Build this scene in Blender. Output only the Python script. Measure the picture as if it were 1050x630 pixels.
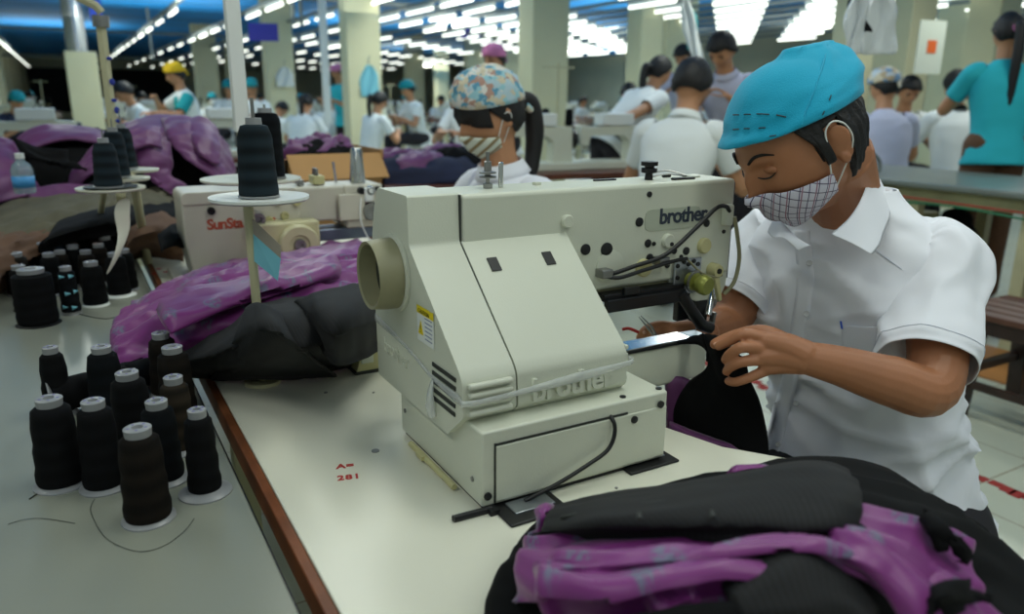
import bpy, bmesh, math, random
from mathutils import Vector, Matrix, noise
random.seed(7)
for o in list(bpy.data.objects): bpy.data.objects.remove(o, do_unlink=True)
SC = bpy.context.scene; COL = SC.collection
sin, cos, pi, exp = math.sin, math.cos, math.pi, math.exp
R = math.radians
V = Vector
# ---------------------------------------------------------------- camera
F = 780.0; YH = 100.0; ROLL = R(0.5); XV = 60.0
PITCH = math.atan((315-YH)/F); YAW = math.atan((525-XV)/math.hypot(F, 315-YH))
EYE = V((0, 0, 1.22))
FW = V((sin(YAW)*cos(PITCH), cos(YAW)*cos(PITCH), -sin(PITCH)))
_r0 = V((cos(YAW), -sin(YAW), 0)); _u0 = _r0.cross(FW)
RT = _r0*cos(ROLL)+_u0*sin(ROLL); UP = RT.cross(FW)
cam = bpy.data.objects.new('camera', bpy.data.cameras.new('camera')); COL.objects.link(cam)
cam.matrix_world = Matrix(((RT.x, UP.x, -FW.x, 0), (RT.y, UP.y, -FW.y, 0), (RT.z, UP.z, -FW.z, EYE.z), (0, 0, 0, 1)))
cam.data.sensor_width = 36; cam.data.lens = F/1050*36; cam.data.clip_start = 0.02; cam.data.clip_end = 200
cam.data.dof.use_dof = True; cam.data.dof.focus_distance = 1.08; cam.data.dof.aperture_fstop = 3.8
SC.camera = cam
SC.view_settings.view_transform = 'Standard'; SC.view_settings.look = 'None'
SC.view_settings.exposure = -0.20; SC.view_settings.gamma = 1.0; SC.view_settings.use_curve_mapping = False
# ---------------------------------------------------------------- world, the hall's lamps and added fill lamps
W = bpy.data.worlds.new('world'); SC.world = W; W.use_nodes = True
bg = W.node_tree.nodes['Background']; bg.inputs[0].default_value = (0.84, 0.97, 0.88, 1); bg.inputs[1].default_value = 0.34
LAMP_COL = (0.95, 1.0, 0.89); TUBE_EMIT = 2.6
def area_lamp(x, y, z, sx, sy, power):
    l = bpy.data.lights.new('tube_fill_lamp', 'AREA'); l.shape = 'RECTANGLE'; l.size = sx; l.size_y = sy
    l.energy = power; l.color = LAMP_COL
    o = bpy.data.objects.new('tube_fill_lamp', l); COL.objects.link(o); o.location = (x, y, z)
    return o
for (x, y, p) in [(-0.9, 0.3, 15), (0.9, -0.7, 15), (0.9, 0.9, 17), (2.5, 0.2, 15), (-0.9, 2.4, 15), (0.9, 3.2, 19), (2.7, 2.4, 17),
                  (4.5, 1.5, 19), (4.5, 4.5, 30), (1.8, 6.0, 36), (7, 3.5, 34), (-1.2, -1.5, 14), (7.5, 7.0, 45), (4.0, 9.0, 50), (0, 8, 40),
                  (1.5, 12, 60), (6, 13, 70), (11, 9, 70), (12, 5, 50), (9.5, 13, 70), (2, 18, 80), (7, 20, 90), (12, 18, 90), (0, 26, 90), (18, 26, 160), (13, 30, 120)]:  # rear ones are added to brighten the dim back of the hall
    area_lamp(x, y, 2.58, 0.30, 1.2, p*.8)
    if y > 4: area_lamp(x, y, 2.30, 3.0, 3.0, p*.8).rotation_euler = (pi, 0, 0)  # added upward fill panels that brighten the blue ceiling, not real fixtures
# ---------------------------------------------------------------- points from pixels
def ray(x, y): return RT*(x-525) - UP*(y-315) + FW*F
def PZ(x, y, z): d = ray(x, y); return EYE + d*((z-EYE.z)/d.z)
def PD(x, y, dist): d = ray(x, y); return EYE + d*(dist/math.hypot(d.x, d.y))
def PY(x, y, Y): d = ray(x, y); return EYE + d*(Y/d.y)
def PX(x, y, X): d = ray(x, y); return EYE + d*(X/d.x)
def K(x, y, z): return V((x*.8246, y*.8246, .75+(z-.75)*.8246))
# ---------------------------------------------------------------- materials
def lin(c): return tuple((v/255/12.92 if v/255 <= .04045 else ((v/255+.055)/1.055)**2.4) for v in c)
MATS = {}
def mat(name, rgb, rough=.6, metal=0, nscale=0, namt=0, bump=0, bscale=80, emit=0, spec=.5, sheen=0, coat=0, trans=0, alpha=1):
    if name in MATS: return MATS[name]
    m = bpy.data.materials.new(name); MATS[name] = m; m.use_nodes = True
    nt = m.node_tree; b = nt.nodes['Principled BSDF']; c = lin(rgb)
    b.inputs['Base Color'].default_value = (*c, 1); b.inputs['Roughness'].default_value = rough
    b.inputs['Metallic'].default_value = metal; b.inputs['Specular IOR Level'].default_value = spec
    b.inputs['Sheen Weight'].default_value = sheen; b.inputs['Coat Weight'].default_value = coat
    b.inputs['Transmission Weight'].default_value = trans; b.inputs['Alpha'].default_value = alpha
    if emit:
        b.inputs['Emission Color'].default_value = (*LAMP_COL, 1); b.inputs['Emission Strength'].default_value = emit
    tc = nt.nodes.new('ShaderNodeTexCoord')
    if namt:
        n = nt.nodes.new('ShaderNodeTexNoise'); n.inputs['Scale'].default_value = nscale or 8; n.inputs['Detail'].default_value = 5
        nt.links.new(tc.outputs['Object'], n.inputs['Vector'])
        rp = nt.nodes.new('ShaderNodeMapRange'); rp.inputs[1].default_value = .3; rp.inputs[2].default_value = .7
        rp.inputs[3].default_value = 1-namt; rp.inputs[4].default_value = 1+namt*.6
        nt.links.new(n.outputs['Fac'], rp.inputs[0])
        mx = nt.nodes.new('ShaderNodeVectorMath'); mx.operation = 'SCALE'; mx.inputs[0].default_value = c
        nt.links.new(rp.outputs[0], mx.inputs['Scale']); nt.links.new(mx.outputs[0], b.inputs['Base Color'])
    if bump:
        n2 = nt.nodes.new('ShaderNodeTexNoise'); n2.inputs['Scale'].default_value = bscale; n2.inputs['Detail'].default_value = 3
        nt.links.new(tc.outputs['Object'], n2.inputs['Vector'])
        bp = nt.nodes.new('ShaderNodeBump'); bp.inputs['Strength'].default_value = bump; bp.inputs['Distance'].default_value = .002
        nt.links.new(n2.outputs['Fac'], bp.inputs['Height']); nt.links.new(bp.outputs[0], b.inputs['Normal'])
    return m
def nodes(m):
    return m.node_tree, m.node_tree.nodes['Principled BSDF']
def mixcol(nt, fac, a, b_):
    x = nt.nodes.new('ShaderNodeMix'); x.data_type = 'RGBA'
    if isinstance(a, tuple): x.inputs[6].default_value = (*a, 1)
    else: nt.links.new(a, x.inputs[6])
    if isinstance(b_, tuple): x.inputs[7].default_value = (*b_, 1)
    else: nt.links.new(b_, x.inputs[7])
    nt.links.new(fac, x.inputs[0]); return x.outputs[2]
def stripes(nt, vec, axis, scale, lo, hi, rot=0):
    """0..1 mask, 1 on thin lines"""
    mp = nt.nodes.new('ShaderNodeMapping'); mp.inputs['Rotation'].default_value = (0, 0, rot)
    nt.links.new(vec, mp.inputs[0])
    w = nt.nodes.new('ShaderNodeTexWave'); w.bands_direction = axis; w.inputs['Scale'].default_value = scale
    nt.links.new(mp.outputs[0], w.inputs['Vector'])
    r = nt.nodes.new('ShaderNodeMapRange'); r.inputs[1].default_value = lo; r.inputs[2].default_value = hi
    nt.links.new(w.outputs['Fac'], r.inputs[0]); return r.outputs[0]
def plain_stripe(name, base, line, scale, rot, lo=.8, hi=.95, rough=.85, axis='X', sheen=.2):
    m = mat(name, base, rough, sheen=sheen); nt, b = nodes(m)
    tc = nt.nodes.new('ShaderNodeTexCoord')
    f = stripes(nt, tc.outputs['UV'], axis, scale, lo, hi, rot)
    nt.links.new(mixcol(nt, f, lin(base), lin(line)), b.inputs['Base Color']); return m
M = {}
M['cream'] = mat('cream_enamel', (208, 211, 194), .42, nscale=5, namt=.05, bump=.12, bscale=420)
M['cream2'] = mat('aged_cream_plastic', (196, 190, 140), .5, nscale=9, namt=.08)
M['cream_dk'] = mat('grey_green_plastic', (142, 139, 108), .5, nscale=9, namt=.1)
M['seam'] = mat('dark_seam', (40, 44, 40), .6)
M['black'] = mat('black_rubber', (14, 15, 17), .5)
M['blackm'] = mat('black_metal', (26, 27, 30), .35, .3)
M['steel'] = mat('polished_steel', (205, 208, 208), .18, 1)
M['steelr'] = mat('worn_steel', (150, 150, 148), .38, .9, nscale=30, namt=.2)
M['zinc'] = mat('zinc_plate', (170, 176, 182), .35, .85, nscale=14, namt=.25)
M['alu'] = mat('aluminium_pipe', (190, 195, 200), .25, .9)
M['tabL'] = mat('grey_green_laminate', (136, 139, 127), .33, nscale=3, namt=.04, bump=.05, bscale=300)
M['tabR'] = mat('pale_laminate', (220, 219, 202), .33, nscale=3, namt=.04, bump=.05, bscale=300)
M['edge'] = mat('brown_table_edge', (118, 66, 34), .5, nscale=20, namt=.3)
M['wood'] = mat('varnished_brown_wood', (96, 52, 34), .4, nscale=18, namt=.35)
M['woodd'] = mat('dark_stained_wood', (52, 34, 28), .4, nscale=18, namt=.35)
M['legs'] = mat('painted_steel_leg', (190, 186, 150), .5, nscale=10, namt=.1)
M['wall'] = mat('cream_wall_paint', (204, 200, 170), .8, nscale=1.2, namt=.06)
M['walld'] = mat('dark_wall_opening', (30, 32, 34), .9, nscale=1.2, namt=.4)
M['colm'] = mat('cream_column_paint', (212, 208, 172), .8, nscale=2, namt=.05)
M['pipe'] = mat('grey_conduit', (120, 128, 126), .6)
M['white'] = mat('white_plastic', (226, 230, 226), .4)
M['spoolcap'] = mat('grey_spool_plastic', (140, 142, 144), .35)
M['disc'] = mat('cream_plate_plastic', (214, 214, 196), .4)
M['tube'] = mat('glowing_tube', (255, 255, 245), .5, emit=TUBE_EMIT)
M['skin'] = mat('tanned_skin', (168, 112, 78), .48, nscale=14, namt=.07, bump=.12, bscale=260)
M['skin2'] = mat('light_tan_skin', (186, 134, 98), .5, nscale=14, namt=.06)
M['hair'] = mat('black_hair', (12, 10, 11), .6, nscale=60, namt=.3, bump=.7, bscale=240)
M['shirtw'] = mat('white_shirt_cotton', (238, 240, 248), .85, nscale=6, namt=.02, bump=.1, bscale=600, sheen=.2)
M['shirtw2'] = mat('white_work_shirt', (226, 230, 228), .85, sheen=.2)
M['shirtl'] = mat('lilac_white_shirt', (190, 192, 214), .85)
M['teal'] = mat('teal_cotton', (18, 148, 150), .85)
M['cyan'] = mat('turquoise_jersey', (38, 178, 192), .85)
M['cap'] = mat('bright_blue_cap_cloth', (6, 160, 196), .9, bump=.35, bscale=500, sheen=.15, nscale=9, namt=.06)
M['capt'] = mat('teal_cap_cloth', (20, 140, 150), .9)
M['yellow'] = mat('yellow_scarf', (222, 180, 20), .85, nscale=12, namt=.1)
M['pink'] = mat('pink_cap_cloth', (200, 120, 165), .85)
M['trous'] = mat('dark_trousers', (32, 30, 36), .9)
M['jeans'] = mat('indigo_jeans', (34, 42, 64), .9)
M['red'] = mat('red_marker', (176, 40, 34), .6)
M['redpaint'] = mat('worn_red_paint', (150, 36, 30), .7)
M['ltblue'] = mat('light_blue_card', (120, 190, 206), .6)
M['cardb'] = mat('brown_cardboard', (176, 134, 84), .85, nscale=5, namt=.1)
M['olive'] = mat('olive_grey_cloth', (88, 84, 66), .9, nscale=20, namt=.15)
M['brown'] = mat('brown_cloth', (96, 68, 48), .9, nscale=16, namt=.18)
M['blk'] = mat('black_suiting', (8, 9, 11), .9, nscale=30, namt=.15, spec=.2)
M['purp'] = mat('plain_purple_lining', (98, 42, 96), .5, nscale=10, namt=.15, sheen=.15)
M['blueb'] = mat('blue_cloth', (24, 32, 60), .85, nscale=10, namt=.2)
M['yel'] = mat('warning_yellow', (226, 204, 30), .5)
M['floorc'] = None
M['blkpin'] = plain_stripe('black_pinstripe_suiting', (8, 9, 11), (22, 23, 27), 58, R(18), .75, .99, sheen=0)
def lining():
    m = mat('patterned_purple_lining', (122, 44, 116), .42, sheen=.12); nt, b = nodes(m)
    tc = nt.nodes.new('ShaderNodeTexCoord')
    mp = nt.nodes.new('ShaderNodeMapping'); mp.inputs['Scale'].default_value = (1, 1, 0); nt.links.new(tc.outputs['UV'], mp.inputs[0])
    v = nt.nodes.new('ShaderNodeTexVoronoi'); v.inputs['Scale'].default_value = 15; v.inputs['Randomness'].default_value = .45
    v.voronoi_dimensions = '2D'; nt.links.new(mp.outputs[0], v.inputs['Vector'])
    r = nt.nodes.new('ShaderNodeMapRange'); r.inputs[1].default_value = .22; r.inputs[2].default_value = .16
    nt.links.new(v.outputs['Distance'], r.inputs[0])
    n = nt.nodes.new('ShaderNodeTexNoise'); n.inputs['Scale'].default_value = 160; n.inputs['Detail'].default_value = 2
    nt.links.new(mp.outputs[0], n.inputs['Vector'])
    r2 = nt.nodes.new('ShaderNodeMapRange'); r2.inputs[1].default_value = .42; r2.inputs[2].default_value = .55
    nt.links.new(n.outputs['Fac'], r2.inputs[0])
    mu = nt.nodes.new('ShaderNodeMath'); mu.operation = 'MULTIPLY'
    nt.links.new(r.outputs[0], mu.inputs[0]); nt.links.new(r2.outputs[0], mu.inputs[1])
    nt.links.new(mixcol(nt, mu.outputs[0], lin((122, 44, 117)), lin((100, 98, 124))), b.inputs['Base Color'])
    return m
M['lining'] = lining()
def plaid():
    m = mat('checked_mask_cotton', (200, 200, 214), .85); nt, b = nodes(m); tc = nt.nodes.new('ShaderNodeTexCoord')
    a = stripes(nt, tc.outputs['UV'], 'X', 27, .955, .99, R(38)); c = stripes(nt, tc.outputs['UV'], 'X', 27, .955, .99, R(-52))
    d = stripes(nt, tc.outputs['UV'], 'X', 18, .96, .99, R(38))
    k = mixcol(nt, a, lin((206, 204, 218)), lin((66, 58, 92))); k = mixcol(nt, c, k, lin((74, 62, 92))); k = mixcol(nt, d, k, lin((150, 110, 130)))
    nt.links.new(k, b.inputs['Base Color']); return m
M['plaid'] = plaid()
def floral(name, base, cols, sc=26):
    m = mat(name, base, .8); nt, b = nodes(m); tc = nt.nodes.new('ShaderNodeTexCoord')
    n0 = nt.nodes.new('ShaderNodeTexNoise'); n0.inputs['Scale'].default_value = sc*1.3; nt.links.new(tc.outputs['Object'], n0.inputs['Vector'])
    v = nt.nodes.new('ShaderNodeTexVoronoi'); v.inputs['Scale'].default_value = sc
    ad = nt.nodes.new('ShaderNodeVectorMath'); ad.operation = 'MULTIPLY_ADD'; ad.inputs[1].default_value = (.03, .03, .03)
    nt.links.new(n0.outputs['Color'], ad.inputs[0]); nt.links.new(tc.outputs['Object'], ad.inputs[2]); nt.links.new(ad.outputs[0], v.inputs['Vector'])
    cr = nt.nodes.new('ShaderNodeValToRGB'); cr.color_ramp.interpolation = 'CONSTANT'
    sp = nt.nodes.new('ShaderNodeSeparateColor'); nt.links.new(v.outputs['Color'], sp.inputs[0]); nt.links.new(sp.outputs[0], cr.inputs[0])
    els = cr.color_ramp.elements
    for i, c in enumerate(cols):
        e = els[i] if i < 2 else els.new(i/len(cols))
        e.position = i/len(cols); e.color = (*lin(c), 1)
    nt.links.new(cr.outputs[0], b.inputs['Base Color']); return m
M['floral'] = floral('flowered_bandana', (170, 190, 200), [(176, 200, 210), (92, 150, 176), (206, 196, 170), (176, 140, 126), (150, 196, 206), (214, 212, 206)], 52)
M['floral2'] = floral('pale_flowered_cap', (170, 180, 190), [(190, 200, 206), (120, 150, 180), (206, 196, 170), (180, 160, 130)])
M['maskst'] = plain_stripe('striped_mask_cotton', (214, 220, 206), (140, 122, 84), 14, R(70), .55, .8)
# ---------------------------------------------------------------- object helpers
def link(o, parent=None):
    COL.objects.link(o)
    if parent: o.parent = parent
    return o
def tag(o, label=None, cat=None, group=None, kind=None):
    if label: o['label'] = label
    if cat: o['category'] = cat
    if group: o['group'] = group
    if kind: o['kind'] = kind
    return o
def thing(name, label, cat, loc=(0, 0, 0), rz=0, group=None, sc=1):
    o = bpy.data.objects.new(name, None); o.empty_display_size = .05
    COL.objects.link(o); o.location = loc; o.rotation_euler = (0, 0, rz); o.scale = (sc, sc, sc)
    return tag(o, label, cat, group)
def rootloc(o):
    l = V((0, 0, 0))
    while o: l += V(o.location); o = o.parent
    return l
def basis(d):
    d = V(d).normalized(); a = V((0, 0, 1)) if abs(d.z) < .95 else V((1, 0, 0))
    x = d.cross(a).normalized(); return x, x.cross(d).normalized()
class MB:
    def __init__(s): s.v = []; s.f = []; s.uv = None
    def add(s, vs, fs):
        n = len(s.v); s.v += [V(p) for p in vs]; s.f += [tuple(i+n for i in f) for f in fs]; return s
    def box(s, lo, hi):
        x0, y0, z0 = lo; x1, y1, z1 = hi
        return s.add([(x0,y0,z0),(x1,y0,z0),(x1,y1,z0),(x0,y1,z0),(x0,y0,z1),(x1,y0,z1),(x1,y1,z1),(x0,y1,z1)],
                     [(0,3,2,1),(4,5,6,7),(0,1,5,4),(1,2,6,5),(2,3,7,6),(3,0,4,7)])
    def obox(s, c, ax, ay, az):      # oriented box: centre and half vectors
        c, ax, ay, az = V(c), V(ax), V(ay), V(az)
        vs = [c+ax*i+ay*j+az*k for k in (-1, 1) for (i, j) in ((-1,-1),(1,-1),(1,1),(-1,1))]
        return s.add(vs, [(0,3,2,1),(4,5,6,7),(0,1,5,4),(1,2,6,5),(2,3,7,6),(3,0,4,7)])
    def prism(s, prof, a, b, axis='x'):   # profile of 2-D points extruded along an axis
        n = len(prof)
        def P(u, w, t): return {'x': (t, u, w), 'y': (u, t, w), 'z': (u, w, t)}[axis]
        vs = [P(u, w, a) for u, w in prof]+[P(u, w, b) for u, w in prof]
        fs = [tuple(range(n))[::-1], tuple(range(n, 2*n))]+[(i, (i+1) % n, n+(i+1) % n, n+i) for i in range(n)]
        return s.add(vs, fs)
    def rings(s, rs, caps=True, closed=True):
        n = len(rs[0]); vs = [p for r in rs for p in r]; fs = []
        for k in range(len(rs)-1):
            for i in range(n if closed else n-1):
                j = (i+1) % n; fs.append((k*n+i, k*n+j, (k+1)*n+j, (k+1)*n+i))
        if caps: fs.append(tuple(range(n))[::-1]); fs.append(tuple(range((len(rs)-1)*n, len(rs)*n)))
        return s.add(vs, fs)
    def tube(s, pts, rad, n=8, caps=True, smooth=0, flat=1.0):
        pts = [V(p) for p in pts]; rr = rad if isinstance(rad, (list, tuple)) else [rad]*len(pts)
        if smooth:
            q = crv(pts, smooth); m = len(q); r2 = []
            for i in range(m):
                t = i/(m-1)*(len(pts)-1); k = min(int(t), len(pts)-2); r2.append(rr[k]*(1-t+k)+rr[k+1]*(t-k))
            pts, rr = q, r2
        rs = []; x = None
        for i, p in enumerate(pts):
            d = (pts[min(i+1, len(pts)-1)]-pts[max(i-1, 0)])
            if d.length < 1e-9: d = V((0, 0, 1))
            d.normalize()
            if x is None: x, _ = basis(d)
            x = (x-d*x.dot(d)); x = x.normalized() if x.length > 1e-6 else basis(d)[0]
            y = d.cross(x)
            rs.append([p+x*(cos(2*pi*k/n)*rr[i])+y*(sin(2*pi*k/n)*rr[i]*flat) for k in range(n)])
        return s.rings(rs, caps)
    def limb(s, pts, rad, n=12, smooth=4):   # tube with rounded ends
        pts = [V(p) for p in pts]
        s.tube(pts, rad, n, True, smooth); s.ball(pts[0], rad[0]); return s.ball(pts[-1], rad[-1])
    def ball(s, c, r, n=10, m=7, rot=None):
        r = r if isinstance(r, (list, tuple)) else (r, r, r); c = V(c); rs = []
        for k in range(m+1):
            a = -pi/2+pi*k/m; a = max(min(a, pi/2-.02), -pi/2+.02)
            ring = []
            for i in range(n):
                p = V((r[0]*cos(a)*cos(2*pi*i/n), r[1]*cos(a)*sin(2*pi*i/n), r[2]*sin(a)))
                if rot: p = rot @ p
                ring.append(c+p)
            rs.append(ring)
        return s.rings(rs)
    def lathe(s, prof, c, axis=(0, 0, 1), n=24, caps=True):
        x, y = basis(axis); a = V(axis).normalized(); c = V(c)
        return s.rings([[c+a*h+x*(r*cos(2*pi*i/n))+y*(r*sin(2*pi*i/n)) for i in range(n)] for r, h in prof], caps)
    def grid(s, rows):
        n = len(rows[0]); vs = [p for r in rows for p in r]
        return s.add(vs, [(k*n+i, k*n+i+1, (k+1)*n+i+1, (k+1)*n+i) for k in range(len(rows)-1) for i in range(n-1)])
    def build(s, name, m, parent=None, smooth=30, bevel=0, world=False, mods=None, label=None, kind=None, solid=0, sub=0, uv=None):
        me = bpy.data.meshes.new(name)
        off = rootloc(parent) if (world and parent) else V((0, 0, 0))
        me.from_pydata([p-off for p in s.v], [], s.f)
        bm = bmesh.new(); bm.from_mesh(me); bmesh.ops.recalc_face_normals(bm, faces=bm.faces); bm.to_mesh(me); bm.free()
        if uv:
            ul = me.uv_layers.new(name='UVMap'); vi = [0]*len(me.loops); me.loops.foreach_get('vertex_index', vi)
            ul.data.foreach_set('uv', [c for i in vi for c in uv[i]])
        me.materials.append(m)
        if smooth:
            me.polygons.foreach_set('use_smooth', [True]*len(me.polygons)); me.set_sharp_from_angle(angle=R(smooth))
        o = link(bpy.data.objects.new(name, me), parent)
        if solid:
            q = o.modifiers.new('solid', 'SOLIDIFY'); q.thickness = solid; q.offset = -1
        if bevel:
            q = o.modifiers.new('bevel', 'BEVEL'); q.width = bevel; q.segments = 3; q.limit_method = 'ANGLE'; q.angle_limit = R(35)
            q.harden_normals = False
        if sub:
            q = o.modifiers.new('sub', 'SUBSURF'); q.levels = sub; q.render_levels = sub
        if mods: mods(o)
        if label: o['label'] = label
        if kind: o['kind'] = kind
        return o
def crv(pts, k=6):
    pts = [V(p) for p in pts]; out = []
    n = len(pts)
    for i in range(n-1):
        p0, p1, p2, p3 = pts[max(i-1, 0)], pts[i], pts[i+1], pts[min(i+2, n-1)]
        for j in range(k):
            t = j/k; out.append(.5*((2*p1)+(p2-p0)*t+(2*p0-5*p1+4*p2-p3)*t*t+(3*p1-p0-3*p2+p3)*t**3))
    out.append(pts[-1]); return out
def remesh(o, vox, smooth=3, fac=.5):
    q = o.modifiers.new('r', 'REMESH'); q.mode = 'VOXEL'; q.voxel_size = vox; q.use_smooth_shade = True
    if smooth: w = o.modifiers.new('s', 'SMOOTH'); w.iterations = smooth; w.factor = fac
    dg = bpy.context.evaluated_depsgraph_get(); me = bpy.data.meshes.new_from_object(o.evaluated_get(dg))
    old = o.data; nm = old.name; mm = old.materials[0]; o.modifiers.clear(); o.data = me
    bpy.data.meshes.remove(old); me.name = nm
    me.materials.clear(); me.materials.append(mm)
    me.polygons.foreach_set('use_smooth', [True]*len(me.polygons))
    return o
def text(s, size, at, xd, yd, m, parent, name='lettering', extrude=.0006, bold=0, space=1.0, bend=None):
    c = bpy.data.curves.new(name, 'FONT'); c.body = s; c.size = size; c.extrude = extrude; c.offset = bold; c.space_character = space
    c.resolution_u = 3
    o = bpy.data.objects.new(name, c); COL.objects.link(o)
    dg = bpy.context.evaluated_depsgraph_get(); me = bpy.data.meshes.new_from_object(o.evaluated_get(dg))
    bpy.data.objects.remove(o, do_unlink=True)
    xd = V(xd).normalized(); yd = V(yd).normalized(); zd = xd.cross(yd)
    T = Matrix(((xd.x, yd.x, zd.x, at[0]), (xd.y, yd.y, zd.y, at[1]), (xd.z, yd.z, zd.z, at[2]), (0, 0, 0, 1)))
    me.transform(T); me.transform(Matrix.Translation(-rootloc(parent))); me.materials.clear(); me.materials.append(m)
    return link(bpy.data.objects.new(name, me), parent)
def copy_tree(o, parent=None, label=None):
    c = o.copy(); COL.objects.link(c); c.parent = parent
    if label: c['label'] = label
    for ch in [x for x in bpy.data.objects if x.parent == o]: copy_tree(ch, c)
    return c
def fbm(p, s=1.0, o=3):
    return noise.fractal(V(p)*s, 1.0, 2.0, o)
def ridge(p, s=1.0):
    a = noise.noise(V(p)*s); return 1-2*abs(a)
# a cloth sheet: rows of control points -> smooth grid with folds
def sheet(name, rows, m, parent, nu=10, nv=10, amp=.008, fs=(14, 50), seed=0, thick=.003, roll=True, world=True, label=None, dirn=None, lumps=.004):
    rows = [[V(p) for p in r] for r in rows]
    a = [crv(r, nu) for r in rows]; n = len(a[0])
    cols = [crv([a[k][i] for k in range(len(a))], nv) for i in range(n)]
    G = [[cols[i][k] for i in range(n)] for k in range(len(cols[0]))]
    K_, N_ = len(G), n
    # arc lengths for uv
    uv = []; vs = []
    lu = [0]; mid = G[K_//2]
    for i in range(1, N_): lu.append(lu[-1]+(mid[i]-mid[i-1]).length)
    lv = [0]; mc = [G[k][N_//2] for k in range(K_)]
    for k in range(1, K_): lv.append(lv[-1]+(mc[k]-mc[k-1]).length)
    for k in range(K_):
        for i in range(N_):
            du = G[k][min(i+1, N_-1)]-G[k][max(i-1, 0)]; dv = G[min(k+1, K_-1)][i]-G[max(k-1, 0)][i]
            nn = du.cross(dv)
            nn = nn.normalized() if nn.length > 1e-12 else V((0, 0, 1))
            if nn.z < 0 and dirn is None: nn = -nn
            if dirn is not None and nn.dot(V(dirn)) < 0: nn = -nn
            u, v = lu[i], lv[k]
            wv = v+.03*noise.noise(V((u*9, v*9, seed+3)))
            h = (ridge((u*fs[0], wv*fs[1], seed))+.5*ridge((u*fs[0]*2.3+wv*6, wv*fs[1]*1.9, seed+5)))*amp + fbm((u*16, v*16, seed+9))*lumps
            e = min(1, min(i, N_-1-i)/3, min(k, K_-1-k)/3) if roll else 1
            h = h*(.4+.6*e) - (.006*(1-e)**2 if roll else 0)
            vs.append(G[k][i]+nn*h); uv.append((u, v))
    mb = MB(); mb.v = vs
    mb.f = [(k*N_+i, k*N_+i+1, (k+1)*N_+i+1, (k+1)*N_+i) for k in range(K_-1) for i in range(N_-1)]
    return mb.build(name, m, parent, smooth=80, world=world, solid=thick, uv=uv, label=label)
def Z(pts, z=None):   # (px,py,z) list -> world points
    return [PZ(p[0], p[1], p[2] if len(p) > 2 else z) for p in pts]
# ================================================================ SETTING
def struct(o): o['kind'] = 'structure'; return o
CEIL = 3.1
def floor_mat():
    m = mat('worn_white_floor_tiles', (190, 194, 176), .28, nscale=2, namt=.05); nt, b = nodes(m)
    old = b.inputs['Base Color'].links[0].from_socket
    tc = nt.nodes.new('ShaderNodeTexCoord'); mp = nt.nodes.new('ShaderNodeMapping')
    mp.inputs['Location'].default_value = (-2.325, -1.2, 0); nt.links.new(tc.outputs['Object'], mp.inputs[0])
    br = nt.nodes.new('ShaderNodeTexBrick'); br.offset = 0; br.squash = 1
    br.inputs['Scale'].default_value = 1; br.inputs['Brick Width'].default_value = .475; br.inputs['Row Height'].default_value = .475
    br.inputs['Mortar Size'].default_value = .0028; br.inputs['Mortar Smooth'].default_value = .3
    nt.links.new(mp.outputs[0], br.inputs['Vector'])
    nt.links.new(mixcol(nt, br.outputs['Fac'], old, lin((128, 112, 88))), b.inputs['Base Color']); return m
def ceil_mat():
    m = mat('blue_ceiling_sheet', (0, 120, 200), .7); nt, b = nodes(m)
    tc = nt.nodes.new('ShaderNodeTexCoord')
    f = stripes(nt, tc.outputs['Object'], 'Y', .16, .97, .995)
    n = nt.nodes.new('ShaderNodeTexNoise'); n.inputs['Scale'].default_value = .5; nt.links.new(tc.outputs['Object'], n.inputs['Vector'])
    k = mixcol(nt, n.outputs['Fac'], lin((0, 118, 196)), lin((0, 146, 224)))
    nt.links.new(mixcol(nt, f, k, lin((0, 62, 110))), b.inputs['Base Color']); return m
struct(MB().box((-6, -3, -.05), (24, 48, 0)).build('floor', floor_mat(), smooth=0))
struct(MB().box((-6, -3, CEIL), (24, 48, CEIL+.05)).build('ceiling', ceil_mat(), smooth=0))
wl = MB().box((-1.85, 5.5, 0), (-1.7, 46, CEIL))
for y in range(6, 46, 4): wl.box((-1.7, y, 0), (-1.5, y+.5, CEIL))
struct(wl.build('wall_left', M['wall'], smooth=0))
struct(MB().box((-1.8, 46, 0), (24, 46.2, CEIL)).build('wall_back', M['wall'], smooth=0))
struct(MB().box((22, -3, 0), (22.2, 46, CEIL)).build('wall_right', M['wall'], smooth=0))
# dark openings in the far wall on the left and lighter glass partition
for i, (x0, x1) in enumerate([(-1.3, 1.2), (1.5, 5.6)]):
    struct(MB().box((x0, 45.9, .3), (x1, 46.0, 2.45)).build('window_%d' % (i+1), M['walld'], smooth=0))
# partition wall on the right with poster and doors
struct(MB().box((17.0, 6.0, 0), (17.15, 22, CEIL)).build('wall_partition', M['wall'], smooth=0))
# red paint line on the floor
rp = MB(); random.seed(3)
y = .3
while y < 2.6:
    l = random.uniform(.02, .05)
    x = 2.525+random.uniform(-.010, .010)
    rp.box((x-random.uniform(.006, .04), y, 0), (x+random.uniform(.006, .04), y+l, .0012)); y += l*random.uniform(.75, 1.15)
tag(rp.build('floor_line', M['redpaint'], smooth=0), 'chipped red painted line on the white floor tiles', 'floor marking')
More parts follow.
